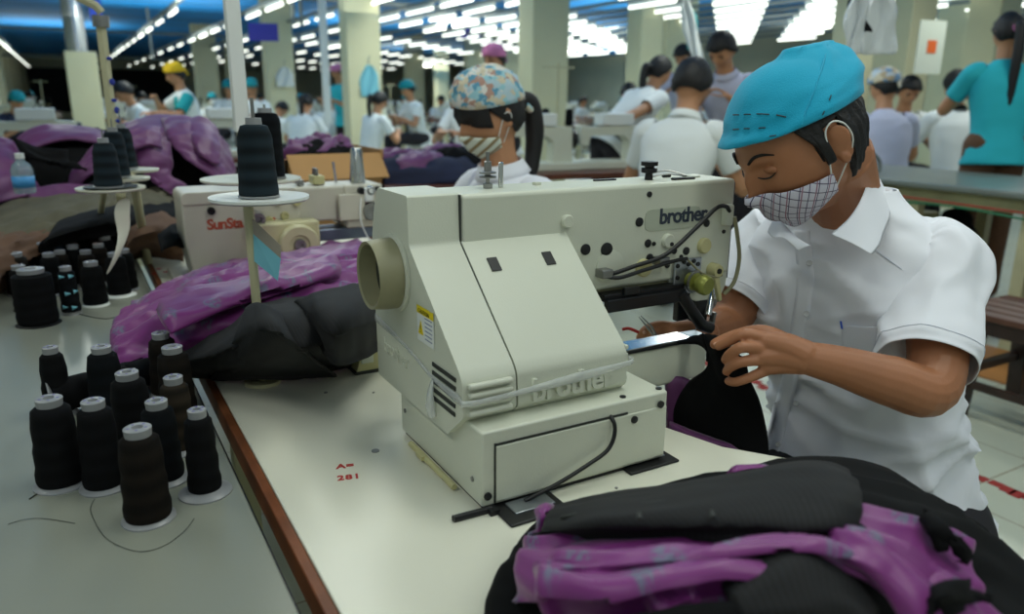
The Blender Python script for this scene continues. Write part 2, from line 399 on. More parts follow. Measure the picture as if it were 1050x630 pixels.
# columns
def column(x, y, wx, wy, label, h=CEIL, m=None, name='column'):
    t = thing(name, label, 'column', (x, y, 0), 0)
    MB().box((-wx/2, -wy/2, 0), (wx/2, wy/2, h)).build('shaft', m or M['colm'], t, smooth=0, bevel=.01)
    MB().box((-wx/2-.015, -wy/2-.015, 0), (wx/2+.015, wy/2+.015, .12)).build('skirting', m or M['colm'], t, smooth=0, bevel=.004)
    return t
def colpx(px, d, wx, wy, label, **k):
    p = PD(px, 60, d); return column(p.x, p.y, wx, wy, label, **k)
cA = colpx(370, 11.2, .48, .30, 'square cream column with a light blue garment hung on its side')
cB = colpx(557, 8.9, .46, .32, 'broad cream column right behind the woman in the flowered bandana')
cN = colpx(285, 15.5, .5, .35, 'cream column with a white notice fixed on it')
colpx(660, 12.0, .40, .34, 'cream column behind the leaning ponytailed woman')
colpx(690, 13.5, .62, .40, 'wide cream column just right of the leaning woman')
colpx(424, 26, .55, .4, 'distant cream column between two banks of tube lights')
colpx(452, 34, .55, .4, 'far pale column right of the distant column')
colpx(210, 24, .6, .4, 'pale column behind the yellow headscarf')
colpx(240, 30, .6, .4, 'far column just behind the white upright pipe')
colpx(508, 24, 2.0, .3, 'whitish boxed column above the flowered bandana')
cC = colpx(873, 8.2, .32, .24, 'slim brownish cream column directly behind the blue cap', h=CEIL)
cD = colpx(922, 9.4, .40, .44, 'broad pale column right of the clear plastic bag')
colpx(983, 13.0, .5, .5, 'pale column behind the man in white with a dark collar')
colpx(1012, 10.5, .40, .36, 'pale column next to the dark ponytail')
# column base with silver duct at left
p = PD(86, 90, 13.5)
t = thing('duct_riser', 'silver round duct rising out of a cream boxed column at left', 'duct', (p.x, p.y, 0))
MB().box((-.2, -.15, 0), (.22, .15, 1.82)).build('boxing', M['colm'], t, smooth=0, bevel=.01)
MB().tube([(-.02, 0, 1.8), (-.02, 0, CEIL)], .14, 20).build('duct', M['alu'], t)
MB().box((.2, -.2, 2.25), (.36, -.19, 2.55)).build('sign', mat('blue_sign', (24, 60, 170), .5), t, smooth=0)
# pipes under the ceiling
def pipe(name, a, b, r, m, label, cat='pipe', g=None):
    return tag(MB().tube([a, b], r, 8).build(name, m), label, cat, g)
pipe('ceiling_pipe', (-1.7, 14.5, 2.92), (8.2, 14.5, 2.92), .045, M['pipe'], 'nearest grey pipe crossing under the blue ceiling at left')
pipe('ceiling_pipe', (-1.7, 22, 2.7), (8, 22, 2.7), .035, M['pipe'], 'thin grey pipe crossing lower behind the silver duct')
pipe('ceiling_pipe', (-1.7, 33, 2.5), (8, 33, 2.5), .04, M['pipe'], 'farthest grey cross pipe above the dark openings')
for i, (px, d, t_) in enumerate([(152, 20, 'left of the yellow headscarf'), (301, 12, 'left of the pair above the notice'), (309, 12.2, 'right of the pair above the notice')]):
    q = PD(px, 20, d); pipe('drop_pipe', (q.x, q.y, 2.0 if i == 0 else 2.2), (q.x, q.y, CEIL), .03, M['pipe'], 'grey drop pipe, '+t_)
q = PD(333, 60, 9.0)
pipe('drop_pipe', (q.x, q.y, .9), (q.x, q.y, CEIL), .045, M['white'], 'white upright pipe standing left of the square cream column')
# ---- fluorescent tubes
rows = [-1.12, 1.65, 2.78, 3.8, 4.72, 5.4, 6.22, 6.95, 7.6, 8.22, 8.82, 9.45, 10.15, 10.9, 11.5, 12.3, 13.2]
rows2 = [14.2]
DC = [-4.8, -3.3, -1.8, -0.1, 1.5, 3.75, 5.05, 6.3, 7.6, 8.9, 10.3, 12.3, 13.8, 15.3, 17, 19, 21, 23.5, 26, 29, 32, 36]
def tube_proto(label, group, det):
    o = MB().tube([(0, -.58, 0), (0, .58, 0)], .05 if det else .06, 8).build('glowing_tube_lamp', M['tube'])
    return o
# every lamp: white housing with the glowing tube as its part
hb = MB().box((-.012, -.50, .03), (.012, .50, .075))
hproto = hb.build('fluorescent_lamp', M['white'], smooth=0)
tproto = MB().tube([(0, -.47, .004), (0, .47, .004)], .021, 8).build('glowing_tube', M['tube'], hproto)
rail0 = None
n = 0; first = True; ZL = 2.42
names = {}
for ri, x in enumerate(rows):
    fine = ri == 0
    ys = []
    if ri > 4: DCx = DC[:9]+DC[10::2]
    else: DCx = DC
    if ri == 0: ys = [19+1.45*k for k in range(18)]
    elif ri == 1: ys = [13.4+3.7*k*.5 if k % 2 == 0 else 13.4+3.7*k*.5 for k in range(10)]
    else: ys = [x+c for c in DCx if 1.5 < x+c < 40 and c < 40-x]
    side = 'left of the yellow headscarf' if x < 2.5 else ('over the middle of the hall' if x < 7 else 'in the dense bank at right')
    lab = 'glowing fluorescent lamp hung under a rail '+side
    for y in ys:
        q = V((x, y, ZL)); d = q-EYE; dep = d.dot(FW)
        if dep < 2: continue
        sx = 525+F*d.dot(RT)/dep; sy = 315-F*d.dot(UP)/dep
        if sx < -30 or sx > 1080 or sy < -12: continue
        if n > 255: break
        if first: o = hproto; first = False
        else: o = copy_tree(hproto)
        o.location = (x, y, ZL)
        tag(o, lab, 'ceiling lamp', 'fluorescent lamps '+side); n += 1
    rl = MB().box((-.03, 1.5 if x > 8 else 5, ZL+.085), (.03, 45, ZL+.125)).build('lamp_rail', M['pipe'], smooth=0)
    rl.location.x = x; tag(rl, 'thin grey rail carrying fluorescent lamps '+side, 'lamp rail', 'lamp rails '+side)
print('LAMPS', n)
# hanging stuff
def hang(px, py, d, w, h, m, name, label, cat, tilt=.0, at=None):
    p = PD(px, py, d) if at is None else at; rz = math.atan2(-p.x, p.y)*-1
    t = thing(name, label, cat, p, -math.atan2(p.x, p.y))
    rws = []
    for k in range(9):
        v = k/8; ww = w*(.35+.65*min(1, v*2.5))
        rws.append([V((ww*(u/6-.5)+tilt*v*h+.01*sin(9*v+u), .03*sin(u*1.9+v*5), h/2-h*v)) for u in range(7)])
    mb = MB().grid(rws); mb.build('cloth_body' if 'bag' not in name else 'bag_body', m, t, smooth=80, solid=.01, sub=1)
    MB().tube([(0, 0, h/2), (0, 0, h/2+.08), (.02, 0, h/2+.12)], .006, 6).build('hook', M['steelr'], t)
    return t
plastic = mat('clear_plastic_film', (235, 240, 242), .12, spec=.9, alpha=.8, bump=1, bscale=30)
hang(375, 88, 10.85, .26, .42, M['ltblue'], 'hung_garment', 'light blue garment hanging at the square cream column', 'garment', 0, V((cA.location.x+.04, cA.location.y-.20, 1.42)))
hang(697, 30, 6.4, .10, .55, M['white'], 'hung_cloth', 'long white cloth strip hanging above the dark haired man', 'cloth', .3)
hang(707, 30, 6.6, .10, .32, M['teal'], 'hung_cloth', 'teal cloth hanging beside the white strip', 'cloth', .1)
hang(897, 22, 3.6, .14, .26, plastic, 'plastic_bag', 'clear plastic bag hanging at top right of the blue cap', 'bag', .1)
bgp = hang(870, 22, 3.62, .001, .001, plastic, 'x', 'x', 'x') if False else None
hang(878, 20, 3.4, .07, .26, plastic, 'plastic_bag', 'crumpled narrow clear bag hanging by the brownish column', 'bag')
hang(868, 12, 3.5, .045, .16, M['blk'], 'hung_cable', 'bundled black cable hanging left of the clear bags', 'cable', .5)
hang(290, 80, 15.1, .32, .36, M['white'], 'notice_sheet', 'white notice sheet on the column left of the white pipe', 'notice', 0, V((cN.location.x+.05, cN.location.y-.23, 1.55)))
for (px_, d_, lb_) in [(270, 13, 'blue violet sign hanging beside the column left of the white pipe'), (482, 17, 'blue violet sign hanging above the flowered bandana')]:
    q_ = PD(px_, 33, d_); t_ = thing('hanging_sign', lb_, 'sign', q_, -R(15))
    MB().box((-.22, -.01, -.13), (.22, .01, .13)).build('board', mat('blue_violet_sign', (60, 56, 160), .5), t_, smooth=0, bevel=.003)
    MB().tube([(0, 0, .13), (0, 0, CEIL-q_.z)], .005, 5).build('hanger', M['pipe'], t_)
p = PD(952, 45, 8.2)
t = thing('poster', 'white poster with an orange patch on the pale column', 'poster', p, -R(12))
MB().box((-.13, -.01, -.26), (.17, 0, .2)).build('sheet', mat('poster_paper', (205, 212, 200), .6), t, smooth=0)
MB().box((-.02, -.016, -.08), (.08, -.01, .03)).build('orange_patch', mat('orange_print', (220, 100, 40), .6), t, smooth=0)
# ================================================================ TABLES
T = .75
tl = thing('sewing_table', 'long grey green laminate table along the left with a brown edge', 'table', (-.45, 1.5, 0))
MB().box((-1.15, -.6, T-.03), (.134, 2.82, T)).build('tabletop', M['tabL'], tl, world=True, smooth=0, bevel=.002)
MB().box((.134, -.6, T-.032), (.137, 2.82, T-.006)).build('edge_strip', M['black'], tl, world=True, smooth=0)
for x in (-1.05, .05):
    for y in (-.5, 1.3, 2.7): MB().box((x-.02, y-.02, 0), (x+.02, y+.02, T-.03)).build('leg', M['legs'], tl, world=True, smooth=0)
tr = thing('sewing_table', 'pale laminate sewing table with a brown wooden edge carrying the large machine', 'table', (.5, 1.0, 0))
prof = [(.168, -.5), (.80, -.5), (.84, .50), (.805, .62), (.745, .70), (.715, .80), (.735, .86), (.82, .93), (.84, 1.0), (.84, 1.50), (.168, 1.50)]
tb = MB().prism([(x, y) for x, y in prof], T-.035, T, 'z')
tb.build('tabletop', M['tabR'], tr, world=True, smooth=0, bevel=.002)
MB().box((.155, -.5, T-.036), (.1675, 1.5, T-.001)).build('edge_strip', M['edge'], tr, world=True, smooth=0, bevel=.002)
for x in (.22, .78):
    for y in (-.4, .4, 1.42): MB().box((x-.02, y-.02, 0), (x+.02, y+.02, T-.035)).build('leg', M['legs'], tr, world=True, smooth=0)
q1 = PZ(345, 481, T+.0004); q2 = PZ(346, 493, T+.0004)
xd = (PZ(380, 477, T)-PZ(345, 481, T)); xd.z = 0; xd.normalize(); yd = V((0, 0, 1)).cross(xd)
text('A=', .0175, q1, xd, yd, M['red'], tr, 'red_marking', .0002, .0006, 1.1)
text('281', .0175, q2, xd, yd, M['red'], tr, 'red_marking', .0002, .0006, 1.15)
for (x, y, r) in [(385, 463, .0055), (334, 403, .003), (383, 403, .002), (632, 501, .002)]:
    MB().lathe([(0, 0), (r, 0), (r, .0012), (0, .0012)], PZ(x, y, T), n=14, caps=False).build('screw_head', M['steelr'], tr, world=True)
tb2 = thing('sewing_table', 'pale laminate table under the white machine with red lettering', 'table', (.6, 2.5, 0))
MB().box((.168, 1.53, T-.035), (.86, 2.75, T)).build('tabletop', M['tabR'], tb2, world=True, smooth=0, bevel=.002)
MB().box((.156, 1.53, T-.036), (.1675, 2.75, T-.001)).build('edge_strip', M['edge'], tb2, world=True, smooth=0)
for x in (.25, .80):
    for y in (1.6, 2.65): MB().box((x-.02, y-.02, 0), (x+.02, y+.02, T-.035)).build('leg', M['legs'], tb2, world=True, smooth=0)
for k, (x, y) in enumerate([(163, 276), (170, 279), (158, 281)]):
    MB().lathe([(0, 0), (.008, 0), (.008, .0006), (0, .0006)], PZ(x, y, T), n=8, caps=False).build('red_mark', M['red'], tb2, world=True)
# ================================================================ THE LARGE MACHINE
bm_ = thing('sewing_machine', 'large cream buttonhole sewing machine with sloping cover and dark lettering on its arm', 'sewing machine', K(.6, 1.0, .75))
def kb(m): m.v = [K(*p) for p in m.v]; return m
def part(mb, name, m, parent=None, **k): return kb(mb).build(name, m, parent or bm_, world=True, **k)
# base box
b = part(MB().box((.446, .857, .757), (.78, 1.16, .872)), 'base_box', M['cream'], smooth=30, bevel=.003)
part(MB().box((.468, .8545, .762), (.778, .858, .848)), 'access_panel', M['cream'], smooth=30, bevel=.0015)
part(MB().box((.4655, .8552, .760), (.468, .8575, .853)).box((.468, .8552, .849), (.70, .8575, .852)), 'panel_seam', M['seam'], smooth=0)
part(MB().box((.452, .862, .75), (.776, 1.155, .757)), 'base_gasket', M['black'], smooth=0)
for (x, z) in [(.452, .775), (.71, .838), (.762, .853)]:
    part(MB().lathe([(0, 0), (.006, 0), (.006, .003), (0, .004)], (x+.002, .855, z), (0, -1, 0), 14, False), 'plug', M['black'])
for (y, z) in [(.885, .790), (1.14, .80)]:
    part(MB().lathe([(0, 0), (.004, 0), (.004, .002), (0, .003)], (.446, y, z), (-1, 0, 0), 12, False), 'plug', M['steelr'])
for (x, y) in [(.772, .87), (.70, .87), (.745, .98)]:
    part(MB().lathe([(0, 0), (.005, 0), (.005, .002), (0, .003)], (x, y, .872), (0, 0, 1), 12, False), 'screw', M['black'])
# base flange along left with catch
part(MB().tube([(.438, .93, .757), (.438, 1.1, .757)], .005, 8).box((.430, 1.035, .755), (.44, 1.06, .762)), 'side_rail', M['cream2'])
# housing : extruded profile
prof = [(1.205, 1.175), (1.078, 1.175), (1.075, 1.098), (.902, .948), (.893, .935), (.890, .885), (.945, .838), (1.235, .838), (1.240, 1.09), (1.225, 1.14)]
def arr(p, r=.006):   # round the corners of a profile
    out = []; n = len(p)
    for i in range(n):
        a, b_, c = V((*p[i-1], 0)), V((*p[i], 0)), V((*p[(i+1) % n], 0)); u = (a-b_); w = (c-b_)
        rr = min(r, u.length*.4, w.length*.4); u.normalize(); w.normalize()
        for t in (0, .33, .66, 1):
            q = (b_+u*rr)*(1-t)**2+b_*2*t*(1-t)+(b_+w*rr)*t*t; out.append((q.x, q.y))
    return out
part(MB().prism(arr(prof), .4345, .5205), 'rear_housing', M['cream'], smooth=25)
prof2 = [(1.10, 1.0985), (1.0745, 1.0985), (.902, .948), (.893, .935), (.890, .885), (.945, .838), (1.10, .838)]
cv = part(MB().prism(arr(prof2), .5235, .722), 'sloping_cover', M['cream'], smooth=25)
part(MB().prism([(y-(.0 if y > 1.07 else -.004), z-.002) for y, z in prof2], .5195, .5245), 'cover_seam', M['seam'], smooth=0)
# slots in the sloping cover
s = V((0, .173, .15)).normalized(); nn = V((0, -.15, .173)).normalized()
for x in (.562, .664):
    c = V((x, 1.036, 1.0645))+nn*.0012
    part(MB().obox(c, (.0085, 0, 0), s*.013, nn*.0012), 'cover_slot', M['black'], smooth=0)
# arm
part(MB().box((.5235, 1.075, .985), (1.118, 1.19, 1.172)), 'arm', M['cream'], smooth=30, bevel=.006)
part(MB().box((.522, 1.079, 1.0), (.5245, 1.185, 1.1715)).box((.5205, 1.0742, 1.098), (.5235, 1.08, 1.1725)), 'arm_seam', M['seam'], smooth=0)
# head end lower face: rounded casting under the arm end
hp = [(1.118, 1.02), (1.117, .962), (1.105, .936), (1.075, .925), (1.035, .935), (.985, .962), (.96, .99), (.96, 1.02)]
part(MB().prism(arr(hp, .012), 1.078, 1.175, 'y'), 'head_casting', M['cream'], smooth=30, bevel=.002)
part(MB().box((1.118, 1.085, .97), (1.128, 1.175, 1.165)), 'face_plate', M['blackm'], smooth=30, bevel=.003)
# gasket below arm, hinge blocks
part(MB().box((.722, 1.085, .972), (1.0, 1.17, .986)), 'arm_underside', M['cream_dk'], smooth=30, bevel=.003)
# work clamp frame (black) under the arm
part(MB().box((.80, 1.06, .966), (.99, 1.12, .98)).box((.80, 1.05, .948), (.985, 1.062, .972)), 'clamp_frame', M['blackm'], bevel=.002)
part(MB().tube([(.975, 1.055, .965), (1.0, 1.05, .93), (1.03, 1.05, .895), (1.055, 1.05, .885)], .012, 8), 'clamp_arm', M['blackm'], smooth=60)
part(MB().box((.99, 1.075, .90), (1.02, 1.09, .965)).box((1.04, 1.075, .89), (1.07, 1.1, .935)), 'clamp_lift', M['blackm'], bevel=.002)
part(MB().box((.86, 1.09, .985), (.905, 1.11, 1.0)), 'clamp_bracket', M['black'], bevel=.002)
part(MB().box((.84, 1.052, .975), (.875, 1.062, .99)), 'clamp_bracket', M['black'], bevel=.002)
part(MB().tube([(1.085, 1.085, .95), (1.062, 1.068, .905)], .0085, 14), 'needle_bar_cylinder', M['steel'])
part(MB().tube([(1.065, 1.10, .94), (1.065, 1.10, .885)], .005, 10).tube([(1.065, 1.10, .885), (1.065, 1.10, .862)], .0014, 6), 'needle_bar', M['steel'])
part(MB().obox((1.078, 1.07, .889), (.003, 0, -.0), (0, .006, 0), (.003, 0, .02)), 'presser_foot', M['steelr'], bevel=.001)
# cylinder bed
part(MB().prism(arr([(1.06, .782), (1.068, .776), (1.10, .776), (1.108, .784), (1.108, .86), (1.06, .86)], .008), .77, 1.062), 'cylinder_bed', M['cream'], smooth=30, bevel=.006)
part(MB().box((.76, 1.056, .860), (1.065, 1.108, .8635)), 'bed_gasket', M['black'], smooth=0)
part(MB().box((.762, 1.060, .8635), (1.02, 1.106, .8672)), 'bed_plate', M['steel'], smooth=30, bevel=.001)
part(MB().box((1.022, 1.062, .8635), (1.064, 1.105, .8655)), 'needle_plate', M['zinc'], smooth=30, bevel=.001)
part(MB().lathe([(0, 0), (.004, 0), (.004, .001), (0, .001)], (.86, 1.08, .8672), n=12, caps=False), 'screw', M['black'])
# motor pipe collar on the left face
part(MB().lathe([(.058, 0), (.064, 0), (.064, .005), (.058, .006)], (.434, 1.135, 1.045), (-1, 0, 0), 40, False), 'collar_rim', M['cream'], smooth=40)
part(MB().lathe([(.0, .012), (.048, .012), (.0495, .044), (.0545, .046), (.0575, .02), (.0575, -.002), (0, -.002)], (.434, 1.135, 1.045), (-1, 0, 0), 40, False), 'motor_collar', M['cream_dk'], smooth=40)
part(MB().lathe([(.0, .013), (.046, .013), (.046, .016), (0, .02)], (.434, 1.135, 1.045), (-1, 0, 0), 30, False), 'handwheel_recess', M['seam'], smooth=40)
# louvres: left face and front nose
lv = MB()
for i in range(5):
    z = .934-.0135*i
    lv.obox((.4338, .952+.001*i, z), (.0012, 0, 0), (0, .040, 0), (0, -.0, .003))
part(lv, 'side_louvre', M['seam'], smooth=0)
lf = MB()
for i in range(4):
    z = .930-.0135*i; lf.box((.441, .8825, z-.0042), (.512, .893, z+.0042))
part(lf, 'front_rib', M['cream'], bevel=.003)
lf = MB()
for i in range(5):
    z = .942-.0125*i; lf.box((.7215, .895, z-.0035), (.7275, .93, z+.0035))
part(lf, 'right_rib', M['cream'], bevel=.0015)
# embossed lettering on the nose and its tape
o = text('brother', .040, K(.545, .8885, .889), (1, 0, 0), (0, 0, 1), M['cream'], bm_, 'embossed_lettering', .0028, .0010, .96)
o = text('brother', .030, K(.4338, 1.20, .893), (0, -1, 0), (0, 0, 1), M['cream'], bm_, 'embossed_lettering', .001, .0004, .96)
film = mat('clear_tape', (226, 230, 228), .18, spec=.8, alpha=.42, bump=1.0, bscale=60)
tp = MB()
def bandpts(off):
    pp = [(.4325, 1.235, .945), (.4325, 1.10, .932), (.4325, .99, .912), (.4325, .905, .909), (.436, .8815, .909), (.52, .8815, .910), (.62, .884, .914), (.724, .886, .920), (.73, .90, .922)]
    return [V(p)+V((0, 0, off+.0022*sin(i*2.1+off*300))) for i, p in enumerate(pp)]
tp.grid([crv(bandpts(.0055), 6), crv([p+V((-.0015 if i < 4 else 0, -.002 if i > 3 else 0, 0)) for i, p in enumerate(bandpts(0))], 6), crv(bandpts(-.0055), 6)])
part(tp, 'tape_band', film, smooth=80, solid=.0006)
part(MB().tube([(.430, .985, .912), (.427, .987, .89), (.426, .988, .868), (.428, .985, .853)], [.003, .008, .0125, .011], 10, flat=.5), 'tape_knot', film, smooth=80)
# sticker with warning triangle
st = MB().box((.4328, .978, .962), (.4342, 1.045, 1.018)); 
a = V((.4332, 1.048, 1.016)); dn = V((0, -.0, -.052)); rt = V((0, -.072, -.0))
def stick(c0, c1, r0, r1, dx): return MB().obox(V((.4334-dx, 0, 0))+V((0, 1.046-(c0+c1)/2, 1.014-(r0+r1)/2)), (.0004, 0, 0), (0, (c1-c0)/2, 0), (0, 0, (r1-r0)/2))
stk = part(stick(0, .062, 0, .056, 0), 'caution_label', M['white'], smooth=0)
part(stick(0, .062, 0, .012, .0003), 'label_header', M['yel'], stk, smooth=0)
text('\u26a0 CAUTION'.replace('\u26a0 ', ''), .0075, K(.4324, 1.040, 1.0035), (0, -1, 0), (0, 0, 1), M['black'], stk, 'label_lettering', .0001)
part(MB().prism([(1.041, .970), (1.022, .970), (1.0315, .992)], .4323, .4330, 'x'), 'warning_triangle', M['yel'], stk, smooth=0)
text('!', .014, K(.4320, 1.034, .973), (0, -1, 0), (0, 0, 1), M['black'], stk, 'label_lettering', .0001)
ln = MB()
for i in range(6): ln.box((.4326, .990, .998-.0065*i), (.4330, 1.016, .9995-.0065*i))
part(ln, 'label_small_print', mat('grey_blue_print', (120, 130, 160), .6), stk, smooth=0)
# front lettering
part(MB().prism(arr([(.895, 1.085), (1.03, 1.085), (1.03, 1.125), (.895, 1.125)], .015), 1.0735, 1.076, 'y'), 'name_plate', mat('pale_name_plate', (176, 182, 164), .45), smooth=0)
text('brother', .040*.8246, K(.9275, 1.0728, 1.0975), (1, 0, 0), (0, 0, 1), mat('blue_black_lettering', (40, 50, 66), .4), bm_, 'lettering', .0004, .0008, .93)
def disc(name, x, z, r, m, h=.005, n=22, y=1.075):
    return part(MB().lathe([(0, -.002), (r, -.002), (r, h*.7), (r*.85, h), (0, h)], (x, y, z), (0, -1, 0), n, False), name, m, smooth=40)
for (x, z, r) in [(.882, 1.104, .0085), (.902, 1.153, .0055), (.811, 1.06, .0125), (1.047, 1.09, .0075), (.905, 1.063, .0075), (.919, 1.061, .004), (.911, 1.035, .008), (1.0, 1.04, .0078), (.97, 1.043, .0062),
                  (.955, 1.017, .006), (1.094, 1.112, .005), (1.094, 1.07, .004), (.765, 1.064, .010), (.988, 1.03, .004)]:
    disc('plug', x, z, r, M['black'], .003, 16)
disc('button', .723, 1.117, .0115, M['cream'], .009); disc('button', .951, 1.064, .0135, M['cream'], .008); disc('plug', .956, 1.058, .0045, M['black'], .010, 12)
disc('knob', .896, 1.018, .017, M['cream2'], .010); disc('knob', 1.043, 1.047, .0155, M['cream2'], .009)
disc('round_boss', .82, 1.028, .03, M['cream'], .003, 30)
# tension plate and dial
part(MB().box((.967, 1.066, .957), (1.035, 1.071, 1.027)), 'tension_plate', M['zinc'], bevel=.002)
for (x, z) in [(.973, 1.015), (.988, 1.022), (1.0, 1.016), (1.013, 1.021), (.974, .992), (.974, .965), (1.024, 1.014)]: disc('plate_screw', x, z, .0045, M['black'], .003, 10, 1.066)
ml = mat('green_tension_knob', (142, 146, 70), .35, .4)
part(MB().lathe([(0, 0), (.014, 0), (.014, .012), (.018, .014), (.018, .017), (.010, .02), (.010, .024), (.0175, .027), (.019, .032), (.019, .044), (.016, .048), (0, .048)], (1.004, 1.066, .986), (.15, -1, -.12), 26, False), 'tension_dial', ml, smooth=40)
part(MB().lathe([(.0185, .012), (.022, .013), (.022, .016), (.0185, .017)], (1.004, 1.066, .986), (.15, -1, -.12), 26, False), 'tension_disc', M['steelr'], smooth=40)
disc('lever_hub', 1.070, .997, .014, M['cream2'], .022, 20, 1.076); disc('lever_hub_cap', 1.070, .997, .006, M['black'], .025, 14, 1.076)
part(MB().prism([(1.062, .99), (1.078, .985), (1.090, .935), (1.083, .932)], 1.058, 1.068, 'y'), 'take_up_lever', M['cream2'], bevel=.002)
# cables over the arm
part(MB().tube([(.795, 1.075, 1.022), (.81, 1.06, 1.018), (.86, 1.055, 1.028), (.93, 1.05, 1.045), (1.0, 1.05, 1.09), (1.045, 1.05, 1.122), (1.075, 1.055, 1.123), (1.09, 1.06, 1.112)], .0042, 8, smooth=8), 'black_cable', M['black'], smooth=80)
part(MB().tube([(.795, 1.07, 1.018), (.82, 1.05, 1.012), (.88, 1.05, 1.020), (.95, 1.05, 1.030), (.985, 1.055, 1.03)], .0038, 8, smooth=8), 'black_cable', M['black'], smooth=80)
part(MB().tube([(.985, 1.055, 1.03), (1.02, 1.05, 1.0), (1.06, 1.055, .987), (1.085, 1.06, .986)], .0022, 6, smooth=8), 'pale_wire', M['cream_dk'], smooth=80)
part(MB().tube([(1.105, 1.06, 1.10), (1.118, 1.06, 1.06), (1.128, 1.06, 1.015), (1.12, 1.06, .97), (1.10, 1.065, .945)], .004, 8, smooth=8), 'pale_hose', M['cream_dk'], smooth=80)
part(MB().box((1.083, 1.058, 1.083), (1.103, 1.076, 1.125)), 'cable_clip', M['cream'], bevel=.004)
for (x, z) in [(.80, 1.02), (.93, 1.03)]: part(MB().box((x-.012, 1.052, z-.008), (x+.012, 1.076, z+.008)), 'cable_clip', M['steelr'], bevel=.002)
# things on the arm's top
def tensioner(x, y, z0, s, m):
    part(MB().lathe([(0, 0), (.010*s, 0), (.010*s, .01*s), (.004*s, .012*s), (.004*s, .02*s), (.018*s, .022*s), (.018*s, .025*s), (.006*s, .027*s), (.006*s, .029*s), (.018*s, .031*s), (.018*s, .034*s), (.008*s, .036*s), (.008*s, .055*s), (.004*s, .057*s), (.004*s, .075*s), (0, .075*s)], (x, y, z0), n=20, caps=False), 'thread_tensioner', m, smooth=40)
tensioner(.606, 1.14, 1.172, .8, M['steelr'])
part(MB().box((.626, 1.137, 1.172), (.635, 1.141, 1.215)), 'thread_guide', M['steel'], bevel=.002)
part(MB().lathe([(0, 0), (.008, 0), (.007, .012), (.015, .014), (.015, .022), (.009, .023), (.009, .026), (.016, .027), (.016, .034), (0, .034)], (.945, 1.13, 1.172), n=20, caps=False), 'thread_tensioner', M['blackm'], smooth=40)
part(MB().box((.983, 1.10, 1.172), (1.035, 1.112, 1.176)).box((.835, 1.15, 1.172), (.885, 1.158, 1.175)).box((1.0, 1.15, 1.172), (1.018, 1.158, 1.178)), 'top_fitting', M['blackm'], bevel=.001)
part(MB().tube([(.955, 1.13, 1.178), (.985, 1.12, 1.182), (1.02, 1.11, 1.178), (1.0, 1.14, 1.186), (.965, 1.15, 1.182)], .0014, 6, smooth=6), 'wire_guide', M['steelr'])
part(MB().lathe([(0, 0), (.018, 0), (.018, .004), (0, .006)], (1.06, 1.14, 1.171), n=20, caps=False).box((.70, 1.14, 1.171), (.712, 1.15, 1.177)), 'oil_cap', M['cream'], smooth=40)
# cable from base to table
part(MB().tube([(.665, .8915, .858), (.668, .855, .850), (.668, .845, .83), (.655, .843, .805), (.62, .842, .79), (.565, .842, .772), (.51, .845, .757)], .0032, 8, smooth=8), 'power_cable', M['black'], smooth=80)
part(MB().box((.452, .84, .75), (.466, .87, .758)).tube([(.40, .855, .754), (.46, .853, .754)], .0055, 8), 'foot', M['black'], smooth=40)
# black framed slots in the table
for k, (x0, x1, y0, y1) in enumerate([(.462, .56, .80, .875), (.70, .80, .84, .91)]):
    s1 = MB().box((x0, y0, .75), (x1, y1, .7545)); o = kb(s1).build('slot_frame', M['black'], tr, world=True, smooth=30, bevel=.006)
    kb(MB().box((x0+.02, y0+.022, .752), (x1-.012, y1-.02, .7565))).build('slot_plate', M['zinc'], tr, world=True, smooth=30, bevel=.001)
# yellowed plastic box behind the machine
p = PZ(372, 384, T)
t = thing('control_box', 'yellowed plastic box behind the left side of the large machine', 'control box', p)
MB().prism(arr([(-.012, 0), (.12, 0), (.12, .115), (.0, .115), (-.004, .03)], .006), .0, .10, 'y').build('case', M['cream2'], t, smooth=30, bevel=.003)
MB().box((-.014, -.002, 0), (.12, .1, .006)).build('base_plate', M['seam'], t, bevel=.001)
MB().prism([(-.002, .02), (.02, .02), (.02, .095), (.008, .10), (.008, .08), (.002, .075)], -.003, .0, 'y').build('moulded_recess', M['cream'], t, smooth=0, bevel=.001)
# ================================================================ SPOOLS
def thread_mat(name, rgb, band):
    m = mat(name, rgb, .75, spec=.12); nt, b = nodes(m); tc = nt.nodes.new('ShaderNodeTexCoord')
    w = nt.nodes.new('ShaderNodeTexWave'); w.bands_direction = 'Z'; w.inputs['Scale'].default_value = band; w.inputs['Distortion'].default_value = .6
    nt.links.new(tc.outputs['Object'], w.inputs['Vector'])
    nt.links.new(mixcol(nt, w.outputs['Fac'], lin(tuple(max(0, c*.72) for c in rgb)), lin(tuple(min(255, c*1.2+2) for c in rgb))), b.inputs['Base Color'])
    bp = nt.nodes.new('ShaderNodeBump'); bp.inputs['Strength'].default_value = .5; bp.inputs['Distance'].default_value = .001
    w2 = nt.nodes.new('ShaderNodeTexWave'); w2.bands_direction = 'Z'; w2.inputs['Scale'].default_value = 260; nt.links.new(tc.outputs['Object'], w2.inputs['Vector'])
    nt.links.new(w2.outputs['Fac'], bp.inputs['Height']); nt.links.new(bp.outputs[0], b.inputs['Normal']); return m
TM = {'black': thread_mat('black_thread', (9, 10, 12), 14), 'brown': thread_mat('dark_brown_thread', (22, 18, 14), 13), 'olive': thread_mat('olive_brown_thread', (44, 38, 30), 14),
      'charcoal': thread_mat('charcoal_thread', (27, 37, 43), 13), 'navy': thread_mat('blue_black_thread', (8, 12, 16), 13)}
capbl = mat('cap_violet_print', (110, 100, 160), .5); caprd = mat('cap_red_print', (180, 80, 84), .5)
